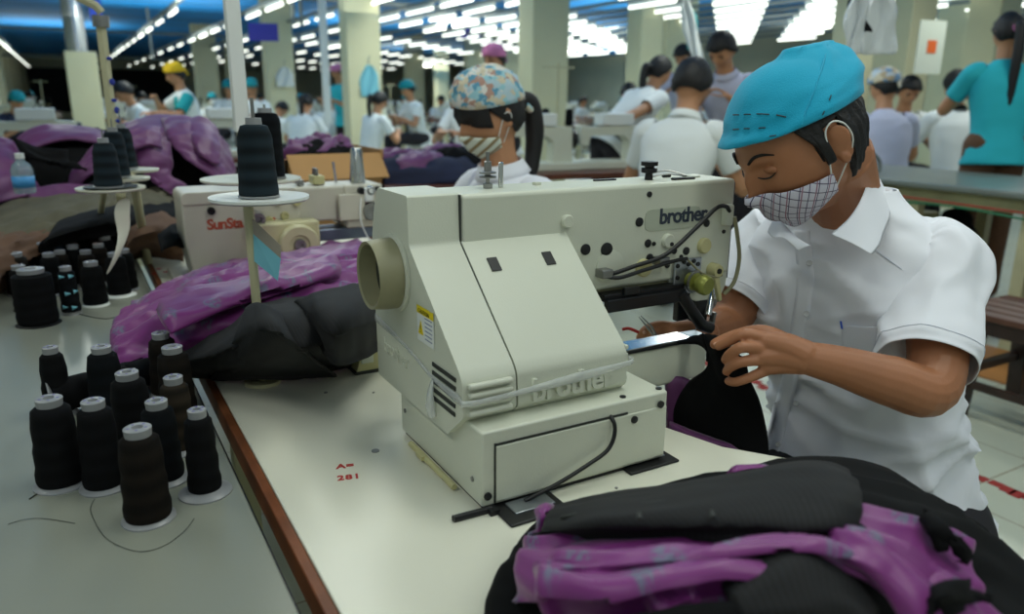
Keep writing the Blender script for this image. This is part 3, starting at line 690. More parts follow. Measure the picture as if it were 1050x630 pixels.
def spool(loc, label, h=.112, rb=.030, r1=.026, r2=.018, base=.034, thread='black', group=None, tilt=None, rim='spoolcap', cat='thread spool', name='thread_spool', n=28, capp=True, red=False):
    t = thing(name, label, cat, loc, random.uniform(0, 6), group)
    if tilt: t.rotation_euler = tilt
    # base disc
    MB().lathe([(0, 0), (base, 0), (base, .0018), (base*.95, .0028), (rb*.7, .007), (0, .007)], (0, 0, 0), n=n, caps=False).build('base_flange', M[rim], t, smooth=45)
    # wound thread with slight belly
    pr = [(0, .005), (r1*.96, .0055), (r1, .009)]
    for k in range(1, 8):
        u = k/8; pr.append((r1+(r2-r1)*u*.75+.0009*sin(k*2.1), .009+(h-.035)*u))
    pr += [(r1+(r2-r1)*.8, h-.024), (r2, h-.015), (r2*.72, h-.010), (0, h-.010)]
    MB().lathe(pr, (0, 0, 0), n=n, caps=False).build('thread', TM[thread], t, smooth=60)
    c = MB().lathe([(0, h-.012), (r2*.66, h-.012), (r2*.70, h-.001), (r2*.62, h), (r2*.30, h), (r2*.25, h-.004), (0, h-.004)], (0, 0, 0), n=n, caps=False).build('top_cap', M['spoolcap'], t, smooth=45)
    if capp:
        pmb = MB()
        for k in range(5):
            a = k*1.25; pmb.obox((r2*.46*cos(a), r2*.46*sin(a), h+.0001), (.0011, 0, 0), (0, .0016, 0), (0, 0, .0002))
        pmb.build('cap_print', caprd if red else capbl, c, smooth=0)
    return t
G1 = 'black and brown thread spools clustered on the near end of the left table'
def SP(px, py, label, **k): return spool(PZ(px, py, T), label, **k)
SP(64, 496, 'black thread spool at the left end of the near cluster', h=.115, r1=.0275, r2=.0215, base=.032)
SP(108, 499, 'black thread spool second from left, just behind the brown one', h=.115, r1=.024, r2=.019, base=.029)
SP(153, 532, 'dark brown thread spool, nearest of the cluster', h=.114, r1=.0255, r2=.021, base=.029, thread='brown')
SP(211, 505, 'slim black spool on a wide grey base beside the table edge', h=.110, r1=.0195, r2=.0155, base=.031)
SP(170, 492, 'dark blue spool right behind the nearest brown spool', h=.108, r1=.023, r2=.0185, base=.029, thread='navy')
SP(186, 462, 'olive brown spool with a grey top between two slimmer black ones', h=.108, r1=.0205, r2=.0175, base=.026, thread='olive')
SP(184, 424, 'black spool with grey top at the back right of the near cluster', h=.108, r1=.0265, r2=.021, base=.030, thread='brown')
SP(172, 404, 'rearmost standing spool of the near cluster', h=.105, r1=.0245, r2=.019, base=.028, thread='brown')
SP(140, 458, 'black spool in the middle of the near cluster', h=.110, r1=.0275, r2=.021, base=.030)
SP(113, 424, 'black spool behind the lying ones, left of the middle', h=.108, r1=.027, r2=.020, base=.030, thread='navy')
SP(62, 425, 'lone narrow black spool at the back left of the near cluster', h=.108, r1=.021, r2=.0155, base=.025)
p = PZ(52, 427, T); a = spool(p+V((0, 0, .030)), 'black spool lying on its side with its base toward the left', h=.125, r1=.0265, r2=.023, base=.030); a.rotation_euler = (0, R(88), R(8))
p = PZ(120, 405, T); a = spool(p+V((0, 0, .0265)), 'second lying black spool, behind the middle of the cluster', h=.12, r1=.0235, r2=.021, base=.0265, thread='navy'); a.rotation_euler = (0, R(88), R(10))
# rear cluster
RC = [(40, 336, .122, .041, 'black', 'fat capless black cone at the front left of the rear cluster', False),
      (74, 327, .112, .0195, 'navy', None, False), (99, 317, .105, .0245, 'black', 'black spool in the front row right of the blue banded one', False),
      (123, 307, .108, .0245, 'black', 'black spool with wide pale base nearest the stand leg', False),
      (131, 301, .105, .024, 'black', 'black spool half hidden behind the one with the wide pale base', False),
      (26, 322, .105, .022, 'black', 'black spool on the far left tucked behind the fat cone', False),
      (22, 306, .105, .026, 'brown', 'dark brown spool at the back left against the brown cloth', False),
      (56, 306, .105, .022, 'black', 'black spool behind the blue banded spool, left side', False),
      (67, 300, .100, .020, 'brown', 'small dark spool in the second row of the rear cluster', False),
      (50, 293, .105, .023, 'black', 'black spool in the third row left of the grey topped ones', False),
      (64, 288, .105, .021, 'charcoal', 'charcoal spool in the third row centre', False),
      (80, 296, .105, .022, 'black', 'black spool in the second row centre of the rear cluster', False),
      (93, 300, .100, .021, 'brown', 'brown black spool in the second row right of centre', False),
      (106, 294, .105, .021, 'brown', 'dark brown capless spool in the second row near the leg', True),
      (88, 283, .105, .023, 'black', 'rearmost black spool centre with a red printed cap', True),
      (112, 286, .108, .024, 'black', 'rear right black spool with a blue ringed top', False),
      (120, 279, .105, .024, 'brown', 'rearmost spool on the right with red printed cap', True)]
for (x, y, h, r, th, lab, red) in RC:
    if lab is None: continue
    wide = 'wide pale' in lab and 'half' not in lab
    if 'fat' not in lab: r *= 1.13
    spool(PZ(x, y-4, T), lab, h=h*.98, r1=r*.95, r2=(r*.90 if 'fat' in lab else r*.78), base=(r*1.35 if wide else r*1.04), thread=th, rim='white' if wide or 'front row' in lab else 'black' if 'fat' in lab else 'spoolcap', red=red, n=18)
t = spool(PZ(74, 322, T), 'dark spool with light blue bands in the rear cluster', h=.108, r1=.0195, r2=.017, base=.020, thread='navy', n=20)
tri = MB()
for zz, a0 in ((.088, 3.9), (.088, 4.9), (.05, 4.3), (.053, 5.2), (.02, 3.8), (.018, 4.8)):
    rr = .0200
    tri.rings([[V((rr*cos(a0+i*.12), rr*sin(a0+i*.12), zz+w*(.007-i*.0012))) for w in (-.7, .7)] for i in range(6)], caps=False, closed=False)
tri.build('blue_band', M['ltblue'], t, smooth=60, solid=.0004)
t.rotation_euler = (0, 0, 0)
# loose threads
def strand(px, label, r=.00035, z=T+.001, m='seam'):
    return tag(MB().tube([PZ(x, y, z) for x, y in px], r, 5, smooth=6).build('loose_thread', M[m]), label, 'thread')
strand([(97, 512), (93, 524), (105, 548), (122, 560), (145, 566), (168, 560), (188, 546), (199, 532)], 'loose dark thread looping on the table in front of the brown spool')
strand([(8, 538), (25, 533), (45, 532), (77, 537)], 'short dark thread lying alone at the left of the table')
strand([(30, 512), (40, 506), (50, 504)], 'thread end poking out by the leftmost spool', .0009)
strand([(80, 322), (110, 327), (140, 318), (142, 316)], 'thin thread trailing in front of the rear spool cluster', .0009)
# ================================================================ THREAD STANDS
def cone(loc, label, h=.13, r1=.033, r2=.025, thread='charcoal'):
    t = thing('thread_cone', label, 'thread cone', loc)
    MB().lathe([(0, 0), (r1*1.05, 0), (r1*1.05, .003), (0, .004)], (0, 0, 0), n=26, caps=False).build('base_rim', M['spoolcap'], t, smooth=45)
    pr = [(0, .003), (r1, .004)]
    for k in range(1, 10):
        u = k/10; pr.append((r1+(r2-r1)*u+.0006*(k % 2), .004+(h-.026)*u))
    pr += [(r2*.98, h-.024), (r2*.80, h-.012), (r2*.5, h-.010), (0, h-.010)]
    MB().lathe(pr, (0, 0, 0), n=28, caps=False).build('thread', TM[thread], t, smooth=50)
    MB().lathe([(0, h-.012), (r2*.5, h-.012), (r2*.47, h), (r2*.2, h), (r2*.2, h-.01), (0, h-.01)], (0, 0, 0), n=20, caps=False).build('cone_cap', M['spoolcap'], t, smooth=45)
    return t
def plate(t, c, r, name='plate', m='disc'):
    MB().lathe([(0, 0), (r*.95, 0), (r, .003), (r, .007), (r*.94, .005), (0, .004)], c, n=40, caps=False).build(name, M[m], t, world=True, smooth=45)
# stand of the large machine
D1 = 1.28
pb = PD(262, 300, D1); pb.z = T
t = thing('thread_stand', 'thread stand with a white plate and tall post beside the large machine', 'thread stand', pb)
MB().tube([pb, V((pb.x, pb.y, PD(266, 203, D1).z-.004))], .0075, 12).build('post', M['legs'], t, world=True)
pc = PD(266, 203, D1); pc.z -= .004
plate(t, pc, .077, m='white')
MB().lathe([(0, 0), (.03, 0), (.03, .006), (0, .006)], pb, n=24, caps=False).build('post_foot', M['legs'], t, world=True)
MB().tube([pc, pc+V((0, 0, .158))], .0028, 8).build('spindle', M['steelr'], t, world=True)
cone(pc+V((0, 0, .006)), 'tall charcoal thread cone on the white plate left of the large machine', h=.122, r1=.0305, r2=.0255)
# light blue card strip hanging from its post
q = PD(259, 225, D1-.01)
cd = thing('hanging_card', 'light blue card flag fixed to the thread stand post', 'card', q)
s1 = [PD(259, 224, D1-.01), PD(288, 252, D1-.045)]; s2 = [PD(260, 240, D1-.01), PD(288, 265, D1-.045)]; s3 = [PD(261, 268, D1-.01), PD(285, 288, D1-.045)]
MB().grid([s1, s2]).build('card_header', mat('beige_card', (160, 152, 138), .7), cd, world=True, smooth=0, solid=.0008)
MB().grid([s2, s3]).build('card_body', M['ltblue'], cd, world=True, smooth=0, solid=.0008)
# tall upright pole behind it, reaching above the frame
D2 = 1.85
pp = [PD(238, -60, D2), PD(256, 292, D2)]
bx = (pp[0].x+pp[1].x)/2; by = (pp[0].y+pp[1].y)/2
t = thing('thread_stand', 'thread stand with white upright pole rising out of the picture at the left', 'thread stand', (bx, by, T))
MB().tube([(bx, by, T), (bx, by, 2.1)], .012, 12).build('pole', M['legs'], t, world=True)
MB().box((bx-.016, by-.012, 1.14), (bx+.016, by+.012, 2.1)).build('pole_sleeve', M['white'], t, world=True, bevel=.003)
pc = PD(252, 186, D2); pc.z -= .0
plate(t, V((bx+.012, by, pc.z)), .11)
MB().tube([(bx+.05, by-.01, pc.z), (bx+.05, by-.01, pc.z+.17)], .003, 6).build('spindle', M['steel'], t, world=True)
cone(V((bx+.05, by-.012, pc.z+.007)), 'dark blue thread cone half hidden behind the tall charcoal cone', h=.155, r1=.035, r2=.032, thread='navy')
# stand at left with three cones
D3 = 1.95
c0 = PD(124, 192, D3)
b0 = PZ(152, 270, T)
t = thing('thread_stand', 'round plated thread stand holding three dark cones at the left', 'thread stand', (c0.x, c0.y, T))
cp = [(114, 195, D3-.02), (127, 185, D3+.16), (138, 176, D3+.32)]
for k, (x, y, d) in enumerate(cp):
    q = PD(x, y, d); plate(t, q, .071 if k == 0 else .06)
    if k == 0: MB().lathe([(0, .0075), (.055, .0075), (.055, .009), (0, .009)], q, n=30, caps=False).build('felt_pad', M['seam'], t, world=True)
q0 = PD(*cp[0]); q1 = PD(*cp[1]); q2 = PD(*cp[2])
MB().tube([q0, q1, q2], .006, 8).build('plate_bar', M['legs'], t, world=True)
MB().tube([PD(138, 190, D3+.2), b0], .011, 10).build('leg', M['legs'], t, world=True)
MB().tube([PD(108, 188, D3+.2), PZ(98, 255, T)], .008, 10).build('leg', M['legs'], t, world=True)
MB().grid([[PD(118, 204, D3-.04), PD(136, 200, D3-.04)], [PD(115, 222, D3-.06), PD(133, 222, D3-.05)], [PD(122, 240, D3-.05), PD(136, 232, D3-.04)], [PD(118, 262, D3-.09), PD(124, 262, D3-.07)], [PD(107, 283, D3-.12), PD(110, 284, D3-.1)]]).build('paper_strip', M['disc'], t, world=True, smooth=80, solid=.001, sub=2)
for k, (lab, x, y) in enumerate([('nearest dark cone on the round plated stand at left', 111, 186), ('middle dark cone on the round plated stand at left', 121, 180), ('rear dark cone on the round plated stand at left', 129, 172)]):
    d = cp[k][2]-.02*(k == 0); q = PD(x, y, d); base = PD(*cp[k]); q.z = base.z+.009
    cone(q, lab, h=.106+.012*(k == 1)+.008*(k == 2), r1=.0285, r2=.023)
    MB().tube([q, q+V((0, 0, .125+.012*k))], .0018, 6).build('spindle', M['steelr'], t, world=True)
# leaning taped post with a guide arm
D4 = 2.35
a, b_ = PD(124, 200, D4), PD(103, 22, D4)
t = thing('thread_guide_post', 'leaning cream post with blue tape marks and a guide arm at its top', 'post', a)
b_.z = PD(103, 22, D4).z
MB().tube([PZ(130, 262, T), a, b_], [.013, .013, .013], 4).build('post', M['legs'], t, world=True, smooth=0, bevel=.002)
MB().tube([PD(103, 16, D4), PD(104, 28, D4)], .02, 12).build('clamp', M['steelr'], t, world=True)
MB().tube([PD(104, 13, D4), PD(98, 6, D4), PD(78, -4, D4)], .012, 6).build('guide_arm', M['legs'], t, world=True, bevel=.001)
for k, (x, y) in enumerate([(112, 60), (115, 84), (117, 103), (120, 113), (121, 124)]):
    q = PD(x, y, D4-.014); MB().ball(q, (.007, .004, .009 if k % 2 else .005)).build('blue_mark', mat('blue_ink', (30, 50, 150), .5), t, world=True)
# bottle
pbt = PZ(26, 198, .925)+V((0, 0, .030))
t = thing('water_bottle', 'small clear water bottle with a blue label among the garments at left', 'bottle', pbt)
bot = mat('clear_bottle_plastic', (190, 214, 222), .1, trans=.6, alpha=.8)
MB().lathe([(0, -.03), (.028, -.03), (.03, -.025), (.029, .0), (.03, .04), (.024, .056), (.011, .068), (.011, .078), (0, .078)], (0, 0, 0), n=20, caps=False).build('bottle_body', bot, t, smooth=50)
MB().lathe([(.0305, -.012), (.0305, .022)], (0, 0, 0), n=20, caps=False).build('bottle_label', mat('blue_bottle_label', (70, 150, 210), .4), t, solid=.0005)
MB().lathe([(0, .074), (.0125, .074), (.0125, .09), (0, .09)], (0, 0, 0), n=16, caps=False).build('bottle_cap', M['white'], t)
# ================================================================ WHITE MACHINE WITH RED LETTERING
YS = 2.02
o0 = PY(190, 275, YS)
def SX(px, py=230): return PY(px, py, YS)
xl = PY(188, 230, YS).x; xr = PY(391, 200, YS).x; zt = PY(188, 196, YS).z; zt = (zt+PY(388, 190, YS).z)/2
xm = PY(325, 240, YS).x
t = thing('sewing_machine', 'off white sewing machine with red lettering behind the purple jacket', 'sewing machine', (xl, YS, T))
SS = M['sun'] = mat('greyish_white_enamel', (204, 200, 184), .4, nscale=6, namt=.06)
L = xr-xl; H = zt-T
def sb(lo, hi, name, m=SS, bevel=.006, **k):
    return MB().box((lo[0]*L, lo[1], lo[2]*H), (hi[0]*L, hi[1], hi[2]*H)).build(name, m, t, smooth=30, bevel=bevel, **k)
sb((-.06, -.02, 0), (1.02, .20, .07), 'bed', bevel=.004)
MB().prism(arr([(.0, .90*H), (.0, .5*H), (.03*L, .05*H), (.50*L, .05*H), (.56*L, .45*H), (.56*L, .90*H)], .01), 0, .15, 'y').build('column', SS, t, smooth=30, bevel=.005)
MB().prism(arr([(-.002, .87*H), (0, .97*H), (.01, H), (.55*L, H), (.56*L, .87*H)], .01), -.004, .154, 'y').build('top_cover', SS, t, smooth=30, bevel=.005)
sb((.50, .01, .60), (1.0, .14, .99), 'arm')
sb((.80, .0, .50), (1.01, .13, .995), 'head')
sb((.76, -.012, .60), (.90, .0, .90), 'side_cover', bevel=.003)
sb((.62, .02, .36), (.995, .10, .50), 'work_clamp', mat('blue_grey_metal', (110, 120, 138), .3, .6), bevel=.004)
sb((.50, .0, .07), (1.04, .12, .22), 'cylinder_arm', mat('worn_dark_steel', (96, 96, 92), .35, .8), bevel=.01)
sb((.30, -.06, .18), (.625, .0, .66), 'gear_box', mat('yellowed_enamel', (204, 198, 156), .45))
def sd(x, z, r, h, m, name, y=0.0): MB().lathe([(0, 0), (r, 0), (r, h*.7), (r*.9, h), (r*.5, h), (r*.45, h*.75), (0, h*.75)], (x*L, y, z*H), (0, -1, 0), 26, False).build(name, m, t, smooth=40)
sd(.51, .42, .052, .022, mat('yellowed_knob', (206, 200, 160), .4), 'dial', -.06); sd(.51, .42, .016, .026, M['steelr'], 'dial_centre', -.06)
sd(.935, .69, .026, .018, M['steelr'], 'tension_knob'); sd(.93, .93, .013, .02, M['steel'], 'tension_knob', -.0); sd(.885, .93, .010, .015, M['blackm'], 'screw'); sd(.975, .945, .006, .01, M['blackm'], 'screw')
for x, z in [(.40, .66), (.48, .70), (.545, .84), (.45, .86)]: sd(x, z, .011, .008, M['cream2'], 'screw', .0)
sd(.33, .70, .02, .05, M['steelr'], 'oil_gauge', -.0); sd(.13, .80, .01, .01, M['blackm'], 'screw')
sb((.895, -.02, .80), (.945, -.0, .97), 'thread_case', M['white'])
text('SunSta', .036, V((xl+.105*L, YS-.0008, T+.605*H)), (1, 0, 0), (0, 0, 1), mat('faded_red_lettering', (184, 84, 60), .5), t, 'lettering', .0004, .0012, .9)
text('r', .042, V((xl+.105*L+.152, YS-.0008, T+.605*H)), (1, 0, 0), (0, 0, 1), MATS['faded_red_lettering'], t, 'lettering', .0004, .0012, 1.0)
sb((.66, .04, 1.0), (.72, .09, 1.10), 'thread_guide_block', M['cream2'], bevel=.003)
sb((.675, .045, 1.1), (.69, .08, 1.18), 'thread_guide_post', M['steelr'], bevel=.002)
sb((.58, .04, 1.0), (.61, .08, 1.06), 'thread_guide_block', M['steelr'], bevel=.002)
MB().tube([(.79*L, .06, H), (.78*L, .06, 1.24*H)], .004, 8).build('guide_pin', M['steel'], t)
MB().lathe([(0, 0), (.022, 0), (.016, .09), (.014, .095), (0, .095)], (.91*L, .06, H), n=18, caps=False).build('chrome_cone', M['steel'], t, smooth=50)
sb((.70, .02, .07), (.90, .03, .16), 'foot_plate', M['white'], bevel=.002)
MB().tube([(.88*L, -.01, .86*H), (.86*L, -.03, .6*H), (.92*L, -.03, .35*H), (.97*L, -.01, .7*H)], .002, 6, smooth=6).build('upper_thread', M['white'], t)
# ================================================================ PEOPLE
def g(x, s): return exp(-(x/s)**2)
def headpt(az, el, off=0.0):
    """point of a head surface, x forward, y left, z up, origin mid head"""
    d = V((cos(el)*cos(az), cos(el)*sin(az), sin(el)))
    x = d.x*.094; y = d.y*.075; z = d.z*.115
    t = max(0, -d.z)
    y *= 1-.30*t**1.6
    if d.x < 0: x *= 1.06; x *= 1-.42*t**1.5
    else: x *= 1-.04*t
    if d.x > 0:
        fr = d.x
        x += .020*g(y, .0105)*(g(z+.022, .012)+.65*g(z-.0, .016))*fr     # nose
        x -= .008*(g(abs(y)-.031, .014)*g(z-.012, .011))                  # eye sockets
        x += .004*g(z-.030, .009)*g(abs(y)-.026, .024)                    # brow
        x += .006*g(z+.056, .010)*g(y, .020)*fr                           # lips
        x -= .003*g(z+.072, .006)*g(y, .018)
        x += .007*g(z+.094, .014)*g(y, .020)                              # chin
        x += .004*g(abs(y)-.042, .016)*g(z+.018, .018)                    # cheek
    p = V((x, y, z))
    return p+d*off
def headmesh(mb, T4, n=48, m=36):
    rs = []
    for k in range(m+1):
        el = max(min(-pi/2+pi*k/m, pi/2-.02), -pi/2+.02)
        rs.append([T4 @ headpt(2*pi*i/n, el) for i in range(n)])
    mb.rings(rs)
    for s in (-1, 1):    # ears
        R3 = T4.to_3x3()
        rot = R3 @ Matrix.Rotation(R(12), 3, 'Y') @ Matrix.Rotation(s*R(-22), 3, 'Z')
        mb.ball(T4 @ V((-.008, s*.076, -.008)), (.017, .006, .030), 14, 10, rot)
        mb.ball(T4 @ V((-.012, s*.083, .003)), (.014, .004, .020), 12, 8, rot)
        mb.ball(T4 @ V((-.006, s*.079, -.030)), (.008, .005, .010), 10, 7, rot)
def patchhead(T4, azr, elf, off, n=30, m=16, bulge=None):
    """grid over the head: az range, el function (az -> lo, hi); also uv"""
    rows = []; uv = []
    for k in range(m+1):
        row = []
        for i in range(n+1):
            az = azr[0]+(azr[1]-azr[0])*i/n; lo, hi = elf(az); el = lo+(hi-lo)*k/m
            o = off if not callable(off) else off(az, el, k/m)
            row.append(T4 @ headpt(az, el, o)); uv.append((az*.085, el*.11))
        rows.append(row)
    return rows, uv
def ik(a, b, l1, l2, pole):
    d = b-a; L = min(d.length, (l1+l2)*.995); dn = d.normalized()
    c = (l1*l1+L*L-l2*l2)/(2*l1*L); c = max(-1, min(1, c)); h = l1*math.sqrt(1-c*c)
    p = pole-dn*pole.dot(dn); p.normalize()
    return a+dn*(l1*c)+p*h
def ellring(c, ax, ay, n=28, sq=2.0, wr=None):
    out = []
    for i in range(n):
        t = 2*pi*i/n; cx, sy = cos(t), sin(t)
        e = 2/sq; x = math.copysign(abs(cx)**e, cx); y = math.copysign(abs(sy)**e, sy)
        out.append(c+ax*x+ay*y)
    return out
def hand(mb, w, d, pn, side, s=1.0, curl=.6, r=.0085):
    """w wrist, d forearm direction, pn palm facing, side +1 left"""
    d = d.normalized(); pn = (pn-d*pn.dot(d)).normalized(); sd = d.cross(pn)*side
    c = w+d*.045*s
    mb.limb([w, w+d*.04*s+sd*.012*s, w+d*.075*s+sd*.02*s], [.022*s, .019*s, .012*s], 10, 3)
    mb.limb([w, w+d*.04*s-sd*.010*s, w+d*.075*s-sd*.016*s], [.021*s, .018*s, .012*s], 10, 3)
    for k, (o, L) in enumerate([(.028, .068), (.010, .076), (-.009, .070), (-.027, .055)]):
        L *= s; p = w+d*.075*s+sd*o*s; pts = [p]; a = 0
        for j in range(3):
            a += curl*(.6+.3*j); p = p+(d*cos(a)+pn*sin(a))*(L*(.42, .32, .26)[j]); pts.append(p)
        mb.limb(pts, [r*s*1.05, r*s, r*s*.92, r*s*.8], 8, 2)
    p = w+d*.022*s+sd*.02*s
    mb.limb([p, p+(d*.6+sd*.7+pn*.3)*.035*s, p+(d*.95+sd*.7+pn*.55)*.058*s, p+(d*1.5+sd*.55+pn*.85)*.068*s], [.013*s, .011*s, .0095*s, .008*s], 8, 2)
FR = {}
def person(label, px, py, d, face, lean=12, hp=18, hy=0, sit=True, shirt='shirtw2', hair='short', cap=None, mask=None, arms=None, vox=.009, sleeve=.17,
           trous='trous', group=None, ponyk=1.0, collar=None, pin=None, vest=None, zmul=None):
    """px,py,d = where the head is; face = azimuth of the body from +Y towards +X, degrees"""
    hip = .47 if sit else .92
    ln = R(lean); sp = V((sin(ln), 0, cos(ln))); H = V((0, 0, hip))
    N = H+sp*.53; hdv = V((sin(ln*.7+R(hp)*.5), 0, cos(ln*.7+R(hp)*.5))); HC = N+hdv*.165
    q = PD(px, py, d); s = q.z/HC.z; s = max(.72, min(1.16, s))
    if zmul: s = zmul
    fa = pi/2-R(face); Rz = Matrix.Rotation(fa, 3, 'Z')
    root = q-Rz@(HC*s); root.z = 0
    t = thing('person', label, 'person', root, fa, group, s)
    hm = Matrix.Translation(HC) @ Matrix.Rotation(R(hy), 4, 'Z') @ Matrix.Rotation(ln*.7+R(hp), 4, 'Y')
    body = MB()
    headmesh(body, hm, 36, 26)
    body.limb([N-sp*.06, N+hdv*.06, HC-hdv*.03-V((.012, 0, 0))], [.062, .053, .055], 14, 3)
    fx = V((cos(ln), 0, -sin(ln)))
    S = {sd: H+sp*.455+V((0, sd*.175, 0)) for sd in (1, -1)}
    body.rings([ellring(H+sp*u, fx*dd, V((0, w, 0)), 20) for u, w, dd in [(.02, .12, .085), (.15, .115, .08), (.3, .13, .085), (.42, .14, .08), (.5, .07, .055)]])
    arms = arms or ('work', 'work')
    sh = MB(); el = {}
    for sd, a in ((1, arms[0]), (-1, arms[1])):
        if a == 'work': hd = V((.38, sd*.10, hip+.30)); pole = V((-.3, sd*.8, -.8))
        elif a == 'down': hd = S[sd]+V((.06, sd*.05, -.50)); pole = V((-1, sd*.3, 0))
        elif a == 'up': hd = V((.36, sd*.16, hip+.42)); pole = V((-.2, sd*1, -.6))
        else: hd = V(a); pole = V((-.2, sd*.8, -.6))
        e = ik(S[sd], hd, .28, .25, pole)
        w = e+(hd-e).normalized()*min((hd-e).length, .25)
        body.limb([S[sd]-V((0, sd*.03, 0)), S[sd]*.4+e*.6, e, e*.5+w*.5, w], [.047, .041, .037, .033, .024], 12, 4)
        hand(body, w, w-e, V((.1, -sd*.35, -1)), sd, .95, .35, .0095)
        k = sleeve/.28
        m_ = S[sd]*(1-k)+e*k if k <= 1 else e
        rs = []
        dd = (e-S[sd]).normalized(); bx, by = basis(dd)
        st = S[sd]-V((0, sd*.05, -.012))
        path = [(st, .058), (S[sd], .062), (S[sd]*.5+m_*.5, .060), (m_, .058)]
        if k > 1:
            f2 = e*(.15)+w*.85; path = [(st, .058), (S[sd], .06), (S[sd]*.5+e*.5, .053), (e, .05), (e*.5+f2*.5, .044), (f2, .036)]
        pts = [p for p, r_ in path]; rr = [r_ for p, r_ in path]
        sh.tube(pts, rr, 16, False, 5)
        sh.ball(S[sd]-V((0, sd*.012, .0)), (.066, .06, .060), 14, 9)
        el[sd] = (e, w)
    ob = body.build('body', M['skin2'], t); remesh(ob, vox, 3)
    # shirt
    nz = random.uniform(0, 50)
    rs = []
    prof = [(-.09, .185, .145), (.0, .172, .128), (.10, .150, .108), (.2, .155, .110), (.3, .172, .114), (.38, .182, .112), (.44, .178, .100), (.485, .14, .082), (.515, .085, .064), (.535, .062, .058)]
    for u, w, dd in prof:
        c = H+sp*u+V((.0, 0, 0)); n_ = 36; rg = ellring(c, fx*dd, V((0, w, 0)), n_, 2.3)
        rg = [c+(p-c)*(1+.05*noise.noise(V((p.x*12, p.y*12, p.z*7+nz)))) for p in rg]; rs.append(rg)
    rs2 = []
    for i in range(len(rs[0])):
        rs2.append(crv([r_[i] for r_ in rs], 4))
    rs = [[rs2[i][k] for i in range(len(rs2))] for k in range(len(rs2[0]))]
    for k, rg in enumerate(rs):
        for i, p in enumerate(rg):
            c = sum(rg, V((0, 0, 0)))/len(rg); h = ridge(V((p.x*5+nz, p.y*5, p.z*14)))*.006; rg[i] = p+(p-c).normalized()*h
    sh.rings(rs, caps=False)
    so = sh.build('shirt', M[shirt], t, smooth=80, solid=.004)
    if collar:
        cr = [ellring(N+sp*.00+hdv*z_, fx*(.064+e_), V((0, .066+e_, 0)), 24) for z_, e_ in ((-.01, .004), (.022, .0), (.028, .002), (.004, .012), (-.012, .02))]
        MB().rings(cr, caps=False).build('collar', M[collar], t, smooth=60, solid=.003)
    # trousers
    tb_ = MB()
    for sd in (1, -1):
        if sit: pts = [H+V((0, sd*.09, 0)), H+V((.22, sd*.12, .0)), H+V((.42, sd*.14, .0)), V((.44, sd*.14, .26)), V((.40, sd*.14, .06))]
        else: pts = [H+V((0, sd*.08, .03)), V((.01, sd*.09, .7)), V((.015, sd*.10, .47)), V((.0, sd*.10, .25)), V((-.01, sd*.10, .05))]
        tb_.limb(pts, [.105, .09, .07, .06, .058], 14, 4)
    tb_.ball(H+V((0, 0, .0)), (.105, .145, .09), 16, 10)
    remesh(tb_.build('trousers', M[trous], t), .016, 3)
    for sd in (1, -1):
        f = V((.43 if sit else .02, sd*(.14 if sit else .10), .045))
        MB().limb([f-V((.03, 0, .008)), f+V((.07, 0, -.012)), f+V((.14, 0, -.018))], [.042, .036, .026], 12, 3).build('shoe', M['black'], t, smooth=60)
    # hair
    def hairgrid(lo_front, lo_back, off=.010, m='hair'):
        def elf(az):
            a = abs(((az+pi) % (2*pi))-pi); k = a/pi
            lo = lo_front+(lo_back-lo_front)*min(1, max(0, (k-.28)/.35))
            return (lo, pi/2-.03)
        return patchhead(hm, (0, 2*pi), elf, lambda az, el, k: off+.008*noise.noise(V((az*7, el*7, nz)))+(-.006 if k < .02 else 0), 48, 14)
    lf, lb = (.52, -.55)
    rows, _ = hairgrid(lf, lb if hair != 'short' else -.48, .012 if hair != 'short' else .019)
    MB().grid(rows).build('hair', M['hair'], t, smooth=80, solid=.012)
    hR = hm.to_3x3()
    if hair == 'pony':
        b0 = hm @ V((-.098, 0, .0)); b1 = b0+hR@V((-.045, 0, -.02)); b2 = b1+V((-.02, 0, -.11*ponyk)); b3 = b2+V((.01, .0, -.15*ponyk)); b4 = b3+V((.01, 0, -.08*ponyk))
        MB().tube([b0, b1, b2, b3, b4], [.020, .027, .029, .022, .005], 12, True, 6).build('ponytail', M['hair'], t, smooth=70)
        MB().tube([b0+hR@V((-.005, 0, -.004)), b0+hR@V((-.02, 0, -.010))], .027, 12).build('hair_tie', M['pink' if shirt == 'cyan' else 'hair'], t)
    if cap == 'floral':
        rows, _ = patchhead(hm, (-1.15, 1.15), lambda az: (.16-.28*abs(az), .62), lambda az, el, k: .007+.006*k+.003*noise.noise(V((az*16, el*2, nz))), 40, 8)
        MB().grid(rows).build('fringe', M['hair'], t, smooth=80, solid=.006)
    if cap:
        def elf(az):
            a = abs(((az+pi) % (2*pi))-pi); k = a/pi; return (.50-.55*k, pi/2-.03)
        rows, _ = patchhead(hm, (0, 2*pi), elf, lambda az, el, k: .016+.014*k*(1-k)*4+.007*noise.noise(V((az*2.5+el*3, el*7, nz)))+.004*ridge(V((az*3, el*5, nz))), 40, 12)
        MB().grid(rows).build('cap', M[cap], t, smooth=80, solid=.004)
        MB().ball(hm @ V((-.10, 0, .02)), (.022, .028, .018), 12, 8).limb([hm @ V((-.11, .0, .01)), hm @ V((-.125, .02, -.035))], [.014, .010], 8, 2).build('cap_knot', M[cap], t, smooth=70)
    # eyes, brows
    for sd in (1, -1):
        MB().ball(hm @ V((.080, sd*.031, .012)), (.006, .014, .005), 12, 8, hR).build('eye', M['hair'], t, smooth=60)
        MB().tube([hm @ V((.0915, sd*.016, .030)), hm @ V((.089, sd*.032, .035)), hm @ V((.080, sd*.047, .029))], .0032, 6, True, 3).build('eyebrow', M['hair'], t)
